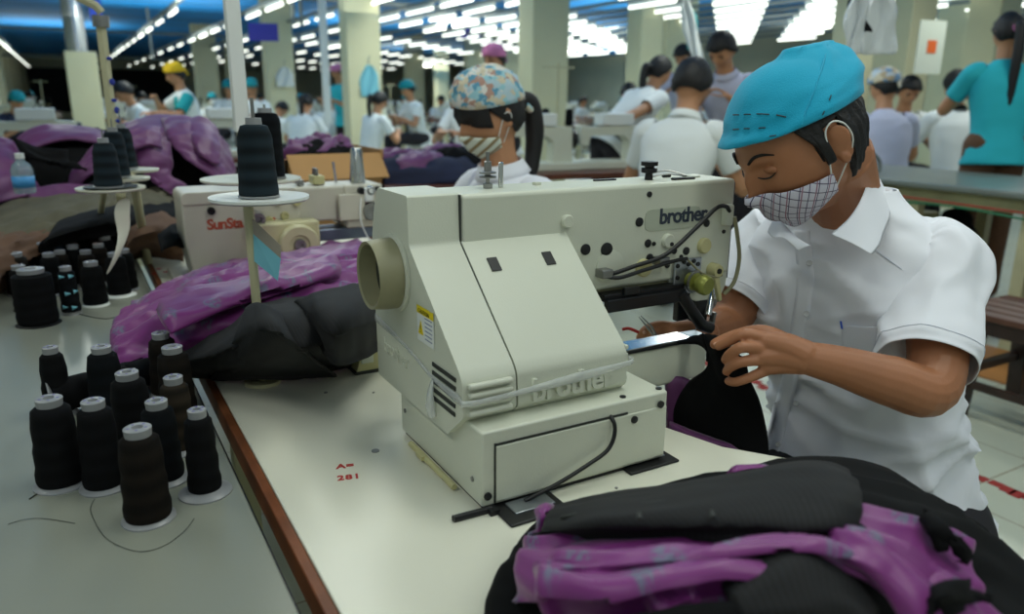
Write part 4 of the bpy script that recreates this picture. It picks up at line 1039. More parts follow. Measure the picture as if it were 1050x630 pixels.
    if mask:
        rows, uv = patchhead(hm, (-1.25, 1.25), lambda az: (-1.12+.25*abs(az), -.12-.25*abs(az)), lambda az, el, k: .008+.012*(1-abs(k*2-1)**2)*cos(az), 24, 12)
        MB().grid(rows).build('face_mask', M[mask], t, smooth=80, solid=.003, uv=uv)
        for sd in (1, -1):
            MB().tube([hm @ headpt(sd*1.22, -.42, .006), hm @ V((.0, sd*.084, .006)), hm @ V((-.016, sd*.085, -.012)), hm @ headpt(sd*1.22, -.85, .006)], .0015, 6, True, 6).build('ear_loop', M['white'], t)
    if vest:
        rs3 = [ellring(H+sp*u, fx*(dd+.012), V((0, w*.8, 0)), 24, 2.2)[-6:]+ellring(H+sp*u, fx*(dd+.012), V((0, w*.8, 0)), 24, 2.2)[:7] for u, w, dd in prof[1:8]]
        MB().rings(rs3, caps=False, closed=False).build('vest_front', M[vest], t, smooth=80, solid=.004)
        sv = MB()
        e, w = el[1]; sv.tube([S[1], S[1]*.5+e*.5, S[1]*.1+e*.9], [.069, .067, .06], 14, False, 4); sv.build('vest_sleeve', M[vest], t, smooth=80, solid=.003)
    if pin:
        c = H+sp*.30+fx*.125+V((0, .07, 0)); MB().obox(c, fx*.002, V((0, .028, 0)), sp*.02).build('name_badge', M['white'], t, smooth=0)
    return t
print('PEOPLE')
# ================================================================ THE MAN AT THE MACHINE
def facedir(x, y): v = V((x, y, 0)); return v.normalized()
man_root = V((1.235, .79, 0))
man = thing('person', 'man in white shirt, blue cloth cap and checked mask sewing at the large machine', 'person', man_root)
HC = PD(819, 146, 1.255)
hfw = V((-.975, .222, 0)).normalized()
HP = R(37)          # head pitch
hx = (hfw*cos(HP)-V((0, 0, 1))*sin(HP)).normalized(); hl = V((0, 0, 1)).cross(hfw).normalized(); hz = hx.cross(hl).normalized()
HROLL = R(3); hl2 = hl*cos(HROLL)+hz*sin(HROLL); hz2 = hx.cross(hl2)
HS = 1.0
hm = Matrix(((hx.x*HS, hl2.x*HS, hz2.x*HS, HC.x), (hx.y*HS, hl2.y*HS, hz2.y*HS, HC.y), (hx.z*HS, hl2.z*HS, hz2.z*HS, HC.z), (0, 0, 0, 1)))
neck = V((1.118, .822, 1.03))
SL = V((1.188, .692, .968)); SR = V((1.145, .990, .965))
EL = PD(955, 398, 1.20); WL = PD(822, 366, 1.105)
ER = PD(748, 330, 1.40); WR = PD(722, 340, 1.30)
body = MB(); headmesh(body, hm, 90, 70)
body.limb([neck-V((-.02, 0, .07)), neck+V((-.005, 0, .01)), HC+hm.to_3x3()@V((-.035, 0, -.055))], [.066, .057, .060], 20, 5)
tors = [((1.235, .785, .47), .16, .10), ((1.215, .79, .60), .14, .09), ((1.18, .81, .75), .15, .095), ((1.16, .825, .88), .155, .095), ((1.14, .825, .965), .12, .075), ((1.125, .824, 1.0), .06, .05)]
sx = (SL-SR); sx.z = 0; sx.normalize(); sf = V((0, 0, 1)).cross(sx)*-1
sf = sx.cross(V((0, 0, 1)))
if sf.x > 0: sf = -sf
body.rings([ellring(V(c), sf*d_, sx*w_, 24) for c, w_, d_ in tors])
body.limb([SL+V((-.0, .03, 0)), SL*.5+EL*.5, EL, EL*.66+WL*.34+V((0, -.004, -.004)), EL*.3+WL*.7, WL], [.047, .044, .0385, .037, .029, .0225], 18, 6)
body.limb([SR, SR*.5+ER*.5, ER, ER*.5+WR*.5, WR], [.047, .042, .037, .033, .024], 16, 5)
def PH(l): return [PD(x, y, d) for x, y, d in l]
# left hand: wrist, back of the hand, four fingers and thumb pinching the cloth
body.limb(PH([(824, 364, 1.105), (803, 354, 1.10), (783, 350, 1.10)]), [.0225, .019, .0125], 14, 4)
body.limb(PH([(822, 368, 1.105), (803, 365, 1.098), (782, 366, 1.092)]), [.0225, .0185, .013], 14, 4)
body.limb(PH([(820, 371, 1.105), (803, 373, 1.10), (785, 377, 1.095)]), [.019, .0155, .011], 14, 4)
body.limb(PH([(784, 347, 1.10), (764, 343, 1.095), (748, 350, 1.098), (737, 355, 1.102)]), [.0098, .0084, .0076, .0068], 12, 4)
body.limb(PH([(783, 358, 1.095), (762, 356, 1.080), (749, 363, 1.085), (744, 369, 1.096)]), [.0096, .0084, .0076, .0068], 12, 4)
body.limb(PH([(783, 369, 1.092), (762, 371, 1.078), (750, 376, 1.083), (745, 381, 1.095)]), [.0092, .0080, .0074, .0066], 12, 4)
body.limb(PH([(785, 380, 1.095), (767, 388, 1.083), (754, 392, 1.086), (747, 391, 1.096)]), [.0086, .0072, .0068, .0062], 12, 4)
body.limb(PH([(808, 352, 1.115), (783, 341, 1.12), (760, 343, 1.122), (742, 349, 1.118), (733, 353, 1.115)]), [.014, .0115, .0100, .009, .0078], 12, 4)
# right hand behind the bed
body.limb(PH([(724, 341, 1.30), (705, 340, 1.285), (690, 339, 1.275)]), [.024, .021, .015], 14, 4)
body.limb(PH([(724, 346, 1.30), (706, 350, 1.285), (692, 351, 1.275)]), [.021, .017, .012], 14, 4)
body.limb(PH([(692, 337, 1.28), (676, 335, 1.27), (663, 339, 1.268), (657, 346, 1.268)]), [.0118, .0105, .0098, .0085], 12, 4)
body.limb(PH([(692, 343, 1.272), (677, 342, 1.262), (667, 348, 1.262), (663, 354, 1.265)]), [.0118, .0105, .0095, .0085], 12, 4)
body.limb(PH([(692, 349, 1.27), (680, 350, 1.26), (672, 355, 1.262), (670, 360, 1.266)]), [.011, .010, .009, .008], 12, 4)
body.limb(PH([(696, 353, 1.272), (686, 357, 1.265), (680, 360, 1.268)]), [.0098, .009, .008], 12, 4)
body.limb(PH([(706, 348, 1.27), (695, 350, 1.255), (684, 352, 1.25), (675, 351, 1.25)]), [.013, .0115, .010, .0085], 12, 4)
bo = body.build('body', M['skin'], man, world=True); remesh(bo, .0020, 2, .5)
# fingernails
for (x, y, d) in [(734, 353, 1.106), (661, 341, 1.258)]:
    MB().ball(PD(x, y, d), (.004, .003, .003), 10, 7).build('fingernail', mat('fingernail', (206, 160, 138), .35), man, world=True)
# scissors / tweezers in the right hand
tw = thing('thread_snips', 'small metal thread snips held in the right hand of the man', 'snips', PD(664, 338, 1.255))
MB().tube([PD(672, 346, 1.25), PD(664, 336, 1.25), PD(655, 325, 1.25)], [.0022, .0024, .0006], 6).tube([PD(674, 346, 1.247), PD(668, 335, 1.247), PD(657, 324, 1.247)], [.0022, .0022, .0006], 6).build('blade', M['steelr'], tw, world=True)
MB().tube([PD(655, 341, 1.26), PD(645, 337, 1.26), PD(638, 338, 1.26)], .0028, 6, smooth=4).build('red_handle', M['red'], tw, world=True)
# shirt body
def bump3(p, s=1): return ridge(V((p.x*6, p.y*6, p.z*10)), s)
tor = [((1.25, .765, .37), .195, .135), ((1.238, .775, .50), .184, .124), ((1.215, .79, .60), .165, .115), ((1.198, .80, .68), .163, .113), ((1.18, .812, .76), .168, .113), ((1.165, .82, .84), .174, .113),
       ((1.155, .825, .90), .178, .112), ((1.148, .827, .95), .178, .102), ((1.143, .828, .985), .172, .09), ((1.138, .828, 1.008), .148, .08), ((1.134, .828, 1.038), .108, .073), ((1.130, .827, 1.062), .080, .068), ((1.126, .826, 1.080), .068, .062)]
n_ = 96
rs = [ellring(V(c), sf*d_, sx*w_, n_, 2.35) for c, w_, d_ in tor]
cols_ = [crv([r_[i] for r_ in rs], 10) for i in range(n_)]
rs = [[cols_[i][k] for i in range(n_)] for k in range(len(cols_[0]))]
def shirtdisp(p, c, amt=1.0):
    out = (p-c); out.z = 0; out = out.normalized()
    f = abs(noise.noise(V((p.x*3.2, p.y*3.2, p.z*2.2+3)))); 
    r1 = ridge(V((p.x*7+p.z*6, p.y*7-p.z*5, p.z*5)), 1.0); r2 = ridge(V((p.x*5-p.z*9, p.y*5+p.z*7, p.z*9+4)), 1.1)
    low = max(0, min(1, (.82-p.z)/.25))
    s1 = max(0, r1)**3; s2 = max(0, r2)**3
    s3 = max(0, ridge(V((p.x*11+p.y*6, p.y*11-p.x*6, p.z*2.2+8))))**3
    h = .011*s1*(.5+f*2)+.014*s2*(.45+low)+.010*s3*(.4+low)+.007*fbm(p, 9)-.004
    return p+out*h*amt
for k, rg in enumerate(rs):
    c = sum(rg, V((0, 0, 0)))/n_; a = 1 if k < len(rs)-22 else max(.12, (len(rs)-k)/22)
    rs[k] = [shirtdisp(p, c, a) for p in rg]
sh = MB().rings(rs, caps=False)
def sleeve(S, E, hem, r0, r1, hemdir, nz, st):
    path = crv([st, S, S*.55+hem*.45, hem], 14); m = len(path); rg = []
    for k, c in enumerate(path):
        u = k/(m-1); d = (path[min(k+1, m-1)]-path[max(k-1, 0)]).normalized()
        if u > .6: d = (d*(1-(u-.6)/.4)+hemdir*((u-.6)/.4)).normalized()
        x = sx-d*sx.dot(d); x.normalize(); y = d.cross(x)
        r = r0+(r1-r0)*u**.8
        if u < .15: r *= .8+.2*u/.15
        ring = []
        for i in range(56):
            t_ = 2*pi*i/56; p = c+x*cos(t_)*r+y*sin(t_)*r
            h = .009*max(0, ridge(V((p.x*8+nz, p.y*8-p.z*6, p.z*9))))**2.5+.008*fbm(p, 9)+.010*ridge(V((t_*1.3+nz, p.z*12, nz)))*max(0, 1-abs(u-.35)*3)
            if u > .93: h *= .5
            ring.append(p+(p-c).normalized()*h)
        rg.append(ring)
    # turn in at the hem
    last = rg[-1]; cc = path[-1]
    return rg
hemL = PD(947, 376, 1.235)
rgL = sleeve(SL, EL, hemL, .053, .070, (EL-SL).normalized(), 2.0, SL+V((-.015, .07, .012)))
hemR = PD(752, 316, 1.43)
rgR = sleeve(SR, ER, hemR, .056, .068, (V((-.75, -.1, -.65))).normalized(), 7.0, SR+V((.01, -.07, .012)))
sho = sh.build('shirt', M['shirtw'], man, world=True, smooth=80, solid=.0022)
MB().rings(rgL, caps=False).build('sleeve', M['shirtw'], man, world=True, smooth=80, solid=.0025, sub=1)
MB().rings(rgR, caps=False).build('sleeve', M['shirtw'], man, world=True, smooth=80, solid=.0025, sub=1)
def seamline(rg, k, off=.0006, r=.0006):
    pts = rg[k]+[rg[k][0]]; c = sum(rg[k], V((0, 0, 0)))/len(rg[k])
    return MB().tube([p+(p-c).normalized()*off for p in pts], r, 5, False)
seamline(rgL, len(rgL)-5).build('hem_seam', mat('seam_thread_white', (214, 218, 230), .8), man, world=True)
seamline(rgR, len(rgR)-5).build('hem_seam', M['shirtw'], man, world=True)
# front surface finder: nearest point of the shirt along a pixel ray
from mathutils.bvhtree import BVHTree
def bvh(rgs):
    vs = [p for r_ in rgs for p in r_]; n = len(rgs[0]); fs = []
    for k in range(len(rgs)-1):
        for i in range(n): fs.append((k*n+i, k*n+(i+1) % n, (k+1)*n+(i+1) % n, (k+1)*n+i))
    return BVHTree.FromPolygons(vs, fs)
BS = bvh(rs)
def onshirt(px, py, off=.002, B=BS):
    d = ray(px, py).normalized(); h = B.ray_cast(EYE, d)
    if h[0] is None: return PD(px, py, 1.33)
    nn = h[1] if h[1].dot(d) < 0 else -h[1]
    return h[0]+nn*off
# placket with buttons
pl_px = [(822, 236), (825, 262), (826, 290), (822, 320), (817, 350), (812, 380), (805, 410), (797, 440), (789, 466)]
pl = []
for (x, y) in pl_px:
    w = 8.5; pl.append([onshirt(x-w, y, .0018), onshirt(x-w/2, y, .003), onshirt(x, y, .0034), onshirt(x+w/2, y, .003), onshirt(x+w, y, .0018)])
pg = [crv([pl[k][i] for k in range(len(pl))], 5) for i in range(5)]
MB().grid([[pg[i][k] for i in range(5)] for k in range(len(pg[0]))]).build('placket', M['shirtw'], man, world=True, smooth=80, solid=.0022)
for (x, y) in [(829, 321), (818, 412), (800, 457), (832, 270)]:
    c = onshirt(x, y, .006); dr = -ray(x, y).normalized()
    MB().lathe([(0, 0), (.0045, 0), (.0050, .001), (.0045, .0022), (.003, .0015), (0, .0015)], c, dr, 16, False).build('button', mat('pearl_button', (205, 205, 205), .25), man, world=True)
# chest pocket with a blue pen clip
pk = [(862, 327), (892, 332), (925, 331), (925, 368), (908, 376), (888, 376), (868, 366)]
top = [(862, 326), (893, 333), (926, 330)]
MB().grid([[onshirt(862+21*i, 327+ (6 if i in (1, 2) else 3), .004+.004*(i in (1, 2))) for i in range(4)], [onshirt(863+20.5*i, 350, .004) for i in range(4)], [onshirt(868+18*i, 374+(3 if i in (1, 2) else -4), .002) for i in range(4)]]).build('pocket', M['shirtw'], man, world=True, smooth=80, solid=.0015, sub=2)
MB().obox(onshirt(864, 331, .008), (.001, 0, 0), (0, .0012, 0), V((.0, .002, .006))).build('pen_clip', mat('blue_pen_plastic', (30, 80, 190), .3), man, world=True, smooth=0)
# back and shoulder yoke seams
MB().tube([onshirt(x, y, .0008) for x, y in [(885, 247), (905, 262), (925, 276)]], .0009, 5, smooth=4).build('yoke_seam', MATS['seam_thread_white'], man, world=True)
# collar
def cpt(x, y, d): return PD(x, y, d)
col = MB()
base = [(887, 158, 1.43), (899, 190, 1.37), (905, 205, 1.31), (900, 222, 1.262), (885, 238, 1.225), (868, 252, 1.205)]
topc = [(880, 152, 1.43), (888, 168, 1.37), (890, 182, 1.31), (882, 205, 1.25), (868, 225, 1.222), (850, 240, 1.205)]
r_out = [(895, 170, 1.445), (909, 196, 1.385), (914, 220, 1.325), (907, 240, 1.262), (903, 252, 1.228), (895, 262, 1.205)]
lo = crv(PH(base), 6); to = crv(PH(topc), 6); ou = crv(PH(r_out), 6)
col.grid([to, [a*.5+b*.5+V((0, 0, .004)) for a, b in zip(to, ou)], ou])
col.build('collar', M['shirtw'], man, world=True, smooth=80, solid=.0022, sub=1)
c2 = MB()
t2 = crv(PH([(795, 222, 1.30), (805, 230, 1.262), (818, 243, 1.228), (832, 252, 1.21)]), 6)
o2 = crv(PH([(786, 238, 1.295), (792, 244, 1.25), (803, 244, 1.225), (818, 258, 1.212)]), 6)
c2.grid([t2, [a*.5+b*.5+V((0, 0, .003)) for a, b in zip(t2, o2)], o2]).build('collar', M['shirtw'], man, world=True, smooth=80, solid=.0022, sub=1)
# collar band round the neck
cb = [ellring(V((1.124+.0, .826, 1.035))+V((-.0, 0, z_)), sf*(.060+e), sx*(.064+e), 32) for z_, e in ((.0, .006), (.03, .0), (.045, .0))]
MB().rings(cb, caps=False).build('collar_band', M['shirtw'], man, world=True, smooth=80, solid=.002)
# trousers, shoes and stool
tm = MB()
for sd, kx in ((1, .02), (-1, 0)):
    o_ = sx*sd*.10; h = V((1.25, .77, .47))+o_; kn = h+sf*.40+o_*.4; kn.z = .50
    tm.limb([h, h*.5+kn*.5+V((0, 0, .01)), kn, kn+V((0, 0, -.24)), kn+V((.03, 0, -.43))], [.105, .095, .072, .06, .055], 16, 5)
tm.ball((1.25, .77, .47), (.13, .165, .11), 18, 12)
remesh(tm.build('trousers', M['trous'], man, world=True), .014, 3)
for sd in (1, -1):
    o_ = sx*sd*.14; f = V((1.25, .77, .045))+sf*.38+o_
    MB().limb([f, f+sf*.1-V((0, 0, .01)), f+sf*.17-V((0, 0, .016))], [.04, .036, .026], 12, 3).build('shoe', M['black'], man, world=True, smooth=60)
stl = thing('stool', 'dark wooden stool under the man at the machine', 'stool', (1.27, .77, 0))
MB().box((-.17, -.17, .33), (.17, .17, .365)).build('seat', M['woodd'], stl, bevel=.004)
for sx_ in (-.14, .14):
    for sy_ in (-.14, .14): MB().box((sx_-.018, sy_-.018, 0), (sx_+.018, sy_+.018, .335)).build('leg', M['woodd'], stl, bevel=.003)
# hair
hmR = hm.to_3x3()
def felf(az):
    a = abs(((az+pi) % (2*pi))-pi); k = a/pi
    lo = .55 if k < .34 else (.55-(k-.34)/.09*.5 if k < .43 else (-.22 if k < .475 else (.22 if k < .585 else -.70)))
    return (lo, max(lo+.3, .72-.25*k))
rows, _ = patchhead(hm, (0, 2*pi), felf, lambda az, el, k: .004 if k < .03 else .009+.004*noise.noise(V((az*14, el*5, 1))), 160, 24)
MB().grid(rows).build('hair', M['hair'], man, world=True, smooth=80, solid=.008)
for sd in (1, -1):
    br = [hm @ headpt(sd*a_, e_, .001) for a_, e_ in ((.20, .265), (.36, .33), (.55, .33), (.74, .27))]
    MB().tube(br, [.0026, .0038, .0036, .0014], 8, True, 5, .55).build('eyebrow', M['hair'], man, world=True)
    # lowered eyelid and lashes
    MB().ball(hm @ headpt(sd*.42, .085, -.0035), (.008, .0155, .0085), 18, 12, hmR).build('eyelid', M['skin'], man, world=True, smooth=80)
    ls = [hm @ (headpt(sd*a_, e_, .0035)) for a_, e_ in ((.24, .055), (.34, .02), (.48, .015), (.60, .05))]
    MB().tube(ls, [.0008, .0014, .0015, .0007], 6, True, 5).build('eyelashes', M['hair'], man, world=True)
# mask
def melf(az):
    a = abs(az); hi = -.13-.16*a; lo = -1.15+.34*a
    return (lo, hi)
rows, uv = patchhead(hm, (-1.38, 1.38), melf, lambda az, el, k: .005+.014*(1-abs(2*k-1)**2.5)*max(0, cos(az))+.0015*noise.noise(V((az*5, el*8, 0))), 48, 22)
MB().grid(rows).build('face_mask', M['plaid'], man, world=True, smooth=80, solid=.0018, uv=uv)
for sd in (1, -1):
    a = hm @ headpt(sd*1.36, -.37, .004); b = hm @ headpt(sd*1.36, -.66, .004)
    MB().tube([a, hm @ V((.012, sd*.081, -.002)), hm @ V((.004, sd*.084, .024)), hm @ V((-.010, sd*.089, .030)), hm @ V((-.026, sd*.086, .010)), hm @ V((-.022, sd*.083, -.02)), b], .0013, 6, True, 6).build('ear_loop', M['white'], man, world=True)
# the cap
def capring(k, n=72):
    pts = []
    for i in range(n): pass
capm = MB(); NR = 26; NN = 72; rgs = []
hmi = hm.inverted(); A_ = PD(806, 50, 1.235); B_ = PD(852, 42, 1.325); TC = (A_+B_)/2; TA = (A_-B_)
# band ring in head space tilts from brow to nape, top is a flattened ridge
for k in range(NR+1):
    u = k/NR; ring = []
    for i in range(NN):
        a = 2*pi*i/NN
        b = headpt(a, .58-.46*(1-cos(a))/2, .012)          # lower edge on the head
        b = b+V((.014*max(0, cos(a)), 0, -.002))
        # mid bulge profile
        top = V((-.030+.070*cos(a), .020*sin(a), .143+.008*cos(2*a)-.006*cos(a)))
        w = u
        blg = sin(pi*min(1, w*1.05))**.8*.020
        p = b*(1-w)+hmi @ (TC+TA*cos(a)*.5+hl*(.018*sin(a)))*w
        rad = V((cos(a), sin(a), 0))
        p = p+rad*blg
        p.z += .0
        pl_ = p.length; az_ = math.atan2(p.y, p.x); el_ = math.asin(max(-1, min(1, p.z/pl_)))
        for _i in range(3):
            hq = headpt(az_, el_, .014); el_ += (math.asin(max(-1, min(1, p.z/pl_)))-math.asin(hq.z/hq.length)); az_ += math.atan2(p.y, p.x)-math.atan2(hq.y, hq.x)
            el_ = min(el_, 1.5)
        if pl_ < hq.length: p = p*(hq.length/pl_)
        f = .0035*ridge(V((a*1.2, u*3, 5)))+.003*fbm(V((cos(a)*2, sin(a)*2, u*3)), 1.2)
        if u < .22: f += .002*sin(u/.22*pi)
        p = p+rad*f
        ring.append(hm @ p)
    rgs.append(ring)
c0 = sum(rgs[-1], V((0, 0, 0)))/NN
rgs.append([c0*.5+p*.5-hm.to_3x3()@V((0, 0, .002)) for p in rgs[-1]]); rgs.append([c0*.97+p*.03-hm.to_3x3()@V((0, 0, .010)) for p in rgs[-2]])
co = MB().rings(rgs, caps=False).build('cloth_cap', M['cap'], man, world=True, smooth=80, solid=.002)
BC = bvh(rgs)
stm = MB()
def oncap(x, y, off=.0008): return onshirt(x, y, off, BC)
for row in ([(752, 118), (758, 118), (763, 117.5), (770, 117.5), (776, 117), (789, 117.5), (796, 118), (806, 120), (813, 122)], [(752, 133), (758, 132.5), (763, 132), (769, 132), (778, 131.5), (785, 131)], [(789, 140), (796, 139)], [(850, 103), (852, 98)], [(843, 118), (845, 114)]):
    for i in range(0, len(row)-1, 2): stm.tube([oncap(*row[i]), oncap((row[i][0]+row[i+1][0])/2, (row[i][1]+row[i+1][1])/2, .0014), oncap(*row[i+1])], .0008, 5)
MB().tube([oncap(x, y, .0004) for x, y in [(849, 46), (846, 58), (841, 75), (834, 95), (826, 115), (822, 128)]], .0011, 6, smooth=4).build('cap_seam', M['cap'], man, world=True)
stm.build('dark_stitching', M['seam'], man, world=True)
# ================================================================ GARMENTS
def blob(c, rx, ry, h, name, m, parent, seed=0, amp=.02, n=44, world=False, fr=9):
    """lumpy cloth mound"""
    rs = []
    for k in range(17):
        a = (pi/2)*k/16; ring = []
        for i in range(n):
            t_ = 2*pi*i/n; x, y, z = cos(a)**.7*cos(t_), cos(a)**.7*sin(t_), sin(a)
            f = 1+.16*noise.noise(V((cos(t_)*1.5, sin(t_)*1.5, seed)))
            p = V((x*rx*f, y*ry*f, z*h))
            dsp = amp*ridge(V((p.x*fr*.6+seed, p.y*fr*1.3, p.z*fr*1.5)))+amp*.6*fbm(V((p.x*fr*2, p.y*fr*2, p.z*fr*2+seed)))
            q = V((x/rx, y/ry, z/h)).normalized(); p = p+q*dsp; p.z = max(p.z, 0)
            ring.append(V(c)+p)
        rs.append(ring)
    return MB().rings(rs).build(name, m, parent, smooth=80, world=world)
# ---- foreground heap at the lower right, lying on the table
hz = lambda x, y, z: PZ(x, y, z)
j1 = thing('suit_jacket', 'black pinstriped suit jacket with purple lining lying nearest at the lower right', 'jacket', PZ(780, 600, T))
rowsB = [Z([(548, 548, .775), (600, 522, .79), (690, 500, .80), (780, 480, .815), (840, 474, .815), (900, 486, .805), (950, 518, .775), (1000, 552, .755)]),
         Z([(520, 575, .785), (600, 550, .83), (690, 525, .85), (790, 510, .87), (860, 505, .87), (930, 520, .85), (990, 545, .81), (1045, 583, .758)]),
         Z([(500, 615, .765), (585, 600, .81), (700, 580, .84), (800, 560, .86), (880, 560, .86), (950, 575, .84), (1010, 590, .80), (1085, 625, .755)]),
         Z([(500, 660, .755), (580, 670, .78), (700, 660, .82), (800, 650, .83), (900, 650, .83), (980, 660, .82), (1050, 670, .79), (1120, 700, .755)]),
         Z([(480, 730, .752), (580, 750, .752), (700, 760, .76), (800, 760, .76), (900, 760, .76), (1000, 770, .76), (1100, 780, .752), (1160, 790, .752)])]
sheet('outer_cloth', rowsB, M['blk'], j1, 8, 10, .007, (5, 14), 1, .004, lumps=.002)
def off(pts, dz): return [p+V((0, 0, dz)) for p in pts]
# purple lining, main band under the flap
sheet('lining', [Z([(536, 560, .81), (600, 548, .845), (690, 538, .868), (790, 530, .885), (880, 522, .888), (950, 533, .862), (1000, 560, .835)]),
                 Z([(530, 578, .81), (600, 566, .86), (690, 556, .882), (790, 545, .895), (880, 540, .893), (945, 550, .875), (1000, 580, .845)]),
                 Z([(528, 605, .80), (600, 596, .855), (690, 580, .872), (790, 566, .884), (880, 560, .882), (945, 572, .868), (1005, 604, .835)]),
                 Z([(524, 618, .79), (600, 618, .84), (680, 602, .855), (790, 585, .868), (880, 580, .868), (945, 592, .850), (1010, 622, .822)])],
      M['lining'], j1, 14, 16, .008, (1.6, 24), 4, .0035, lumps=.001)
sheet('lining', [Z([(560, 572, .872), (640, 566, .888), (720, 560, .897), (800, 553, .905), (870, 556, .905), (930, 580, .892), (985, 625, .868)]), Z([(556, 584, .878), (640, 578, .898), (722, 570, .908), (800, 562, .914), (868, 567, .912), (920, 592, .898), (968, 640, .870)]), Z([(562, 594, .866), (640, 590, .884), (724, 580, .896), (800, 571, .903), (862, 578, .900), (905, 602, .888), (945, 650, .862)])], M['lining'], j1, 12, 12, .005, (1.6, 30), 6, .003, lumps=.001)
# second fold of lining
sheet('lining', [Z([(545, 580, .862), (610, 588, .880), (680, 580, .888), (740, 572, .896), (800, 578, .892), (850, 598, .880)]),
                 Z([(550, 600, .865), (620, 606, .887), (690, 594, .898), (745, 586, .904), (800, 596, .898), (850, 622, .884)]),
                 Z([(556, 622, .845), (630, 624, .872), (695, 610, .885), (750, 600, .892), (795, 612, .884), (835, 640, .868)]),
                 Z([(570, 645, .825), (640, 650, .85), (700, 632, .868), (745, 618, .876), (785, 636, .866), (820, 660, .85)])],
      M['lining'], j1, 12, 12, .008, (2, 30), 8, .0035, lumps=.001)
sheet('lining', [Z([(560, 640, .862), (640, 630, .884), (720, 615, .892), (790, 622, .89), (850, 650, .87)]), Z([(560, 665, .85), (640, 660, .87), (720, 650, .88), (790, 660, .87), (850, 680, .85)]), Z([(560, 700, .80), (640, 700, .82), (720, 700, .83), (790, 700, .82), (850, 710, .80)])], M['blk'], j1, 8, 8, .008, (5, 20), 3, .004)
# right hand diagonal strips
sheet('lining', [Z([(838, 545, .898), (880, 548, .905), (920, 560, .898), (960, 590, .88), (990, 630, .86)]),
                 Z([(850, 560, .902), (885, 565, .910), (915, 582, .902), (945, 612, .888), (960, 650, .865)]),
                 Z([(845, 572, .895), (880, 585, .902), (905, 604, .895), (925, 635, .88), (935, 665, .86)])], M['lining'], j1, 10, 10, .008, (4, 30), 13, .003)
sheet('lining', [Z([(945, 575, .885), (975, 590, .875), (1010, 618, .855), (1050, 650, .83)]), Z([(950, 592, .888), (975, 612, .878), (1000, 640, .86), (1030, 670, .84)]), Z([(945, 605, .875), (960, 630, .868), (980, 660, .85), (1000, 690, .83)])], M['lining'], j1, 8, 8, .006, (5, 30), 15, .003)
# black valley between them
sheet('facing', [Z([(735, 590, .888), (780, 575, .896), (830, 572, .896), (870, 590, .888), (905, 625, .872)]), Z([(745, 612, .895), (785, 600, .903), (830, 600, .902), (868, 618, .893), (895, 650, .875)]), Z([(760, 650, .875), (790, 640, .885), (830, 640, .885), (860, 655, .875), (885, 680, .86)])], M['blkpin'], j1, 8, 8, .007, (5, 20), 18, .0035)
# cuffs
sheet('cuff', [Z([(948, 600, .893), (968, 592, .897), (1000, 590, .888)]), Z([(952, 618, .895), (972, 610, .899), (1003, 604, .886)]), Z([(958, 628, .88), (978, 624, .885), (1008, 616, .872)])], M['blk'], j1, 6, 6, .002, (5, 20), 20, .006)
sheet('cuff', [Z([(940, 528, .885), (955, 522, .888), (968, 545, .882)]), Z([(952, 545, .888), (968, 540, .890), (985, 562, .875)]), Z([(965, 560, .875), (980, 558, .878), (995, 575, .862)])], M['blk'], j1, 6, 6, .002, (5, 20), 22, .006)
j2 = thing('suit_jacket', 'black pinstriped jacket front folded on top of the near purple lining', 'jacket', PZ(720, 520, .87))
sheet('pinstriped_front', [Z([(560, 524, .80), (610, 508, .83), (680, 497, .848), (750, 484, .862), (810, 472, .872), (845, 472, .872), (872, 482, .866)]),
                           Z([(556, 530, .825), (610, 518, .868), (680, 508, .886), (750, 496, .898), (815, 484, .905), (855, 486, .905), (884, 500, .89)]),
                           Z([(552, 540, .83), (610, 532, .885), (690, 524, .905), (760, 514, .914), (820, 508, .918), (860, 512, .918), (886, 520, .900)]),
                           Z([(550, 550, .82), (610, 545, .878), (700, 540, .903), (765, 536, .914), (820, 536, .918), (858, 538, .915), (884, 536, .896)]),
                           Z([(552, 556, .80), (615, 552, .862), (700, 549, .888), (765, 551, .900), (820, 554, .905), (856, 552, .902), (878, 544, .890)])],
      M['blkpin'], j2, 10, 10, .0025, (2.5, 12), 31, .005, lumps=.0015)
MB().tube(Z([(735, 497, .897), (765, 502, .906), (800, 508, .917), (830, 516, .921), (866, 530, .916)]), .0012, 6, True, 6).build('dart_seam', M['seam'], j2, world=True)
MB().tube(Z([(575, 531, .862), (640, 520, .889), (700, 512, .902), (745, 505, .908)]), .0016, 6, True, 6).build('front_seam', M['seam'], j2, world=True)
sheet('lining_corner', [Z([(549, 520, .80), (556, 514, .812), (568, 512, .818)]), Z([(548, 535, .82), (554, 528, .832), (562, 522, .836)]), Z([(548, 556, .80), (551, 550, .81), (554, 545, .815)])], M['lining'], j2, 6, 6, .001, (5, 20), 2, .004)
sheet('lining_corner', [Z([(748, 478, .86), (770, 473, .865), (790, 473, .868)]), Z([(746, 484, .868), (770, 480, .874), (788, 479, .876)]), Z([(748, 488, .86), (770, 486, .866), (786, 485, .868)])], M['lining'], j2, 6, 6, .001, (5, 20), 2, .004)
for k, (x, y) in enumerate([(655, 530), (730, 528), (822, 528)]):
    MB().tube([PZ(x, y-3, .918), PZ(x+1, y+3, .918)], .002, 6).build('tacking_stitch', M['seam'], j2, world=True)
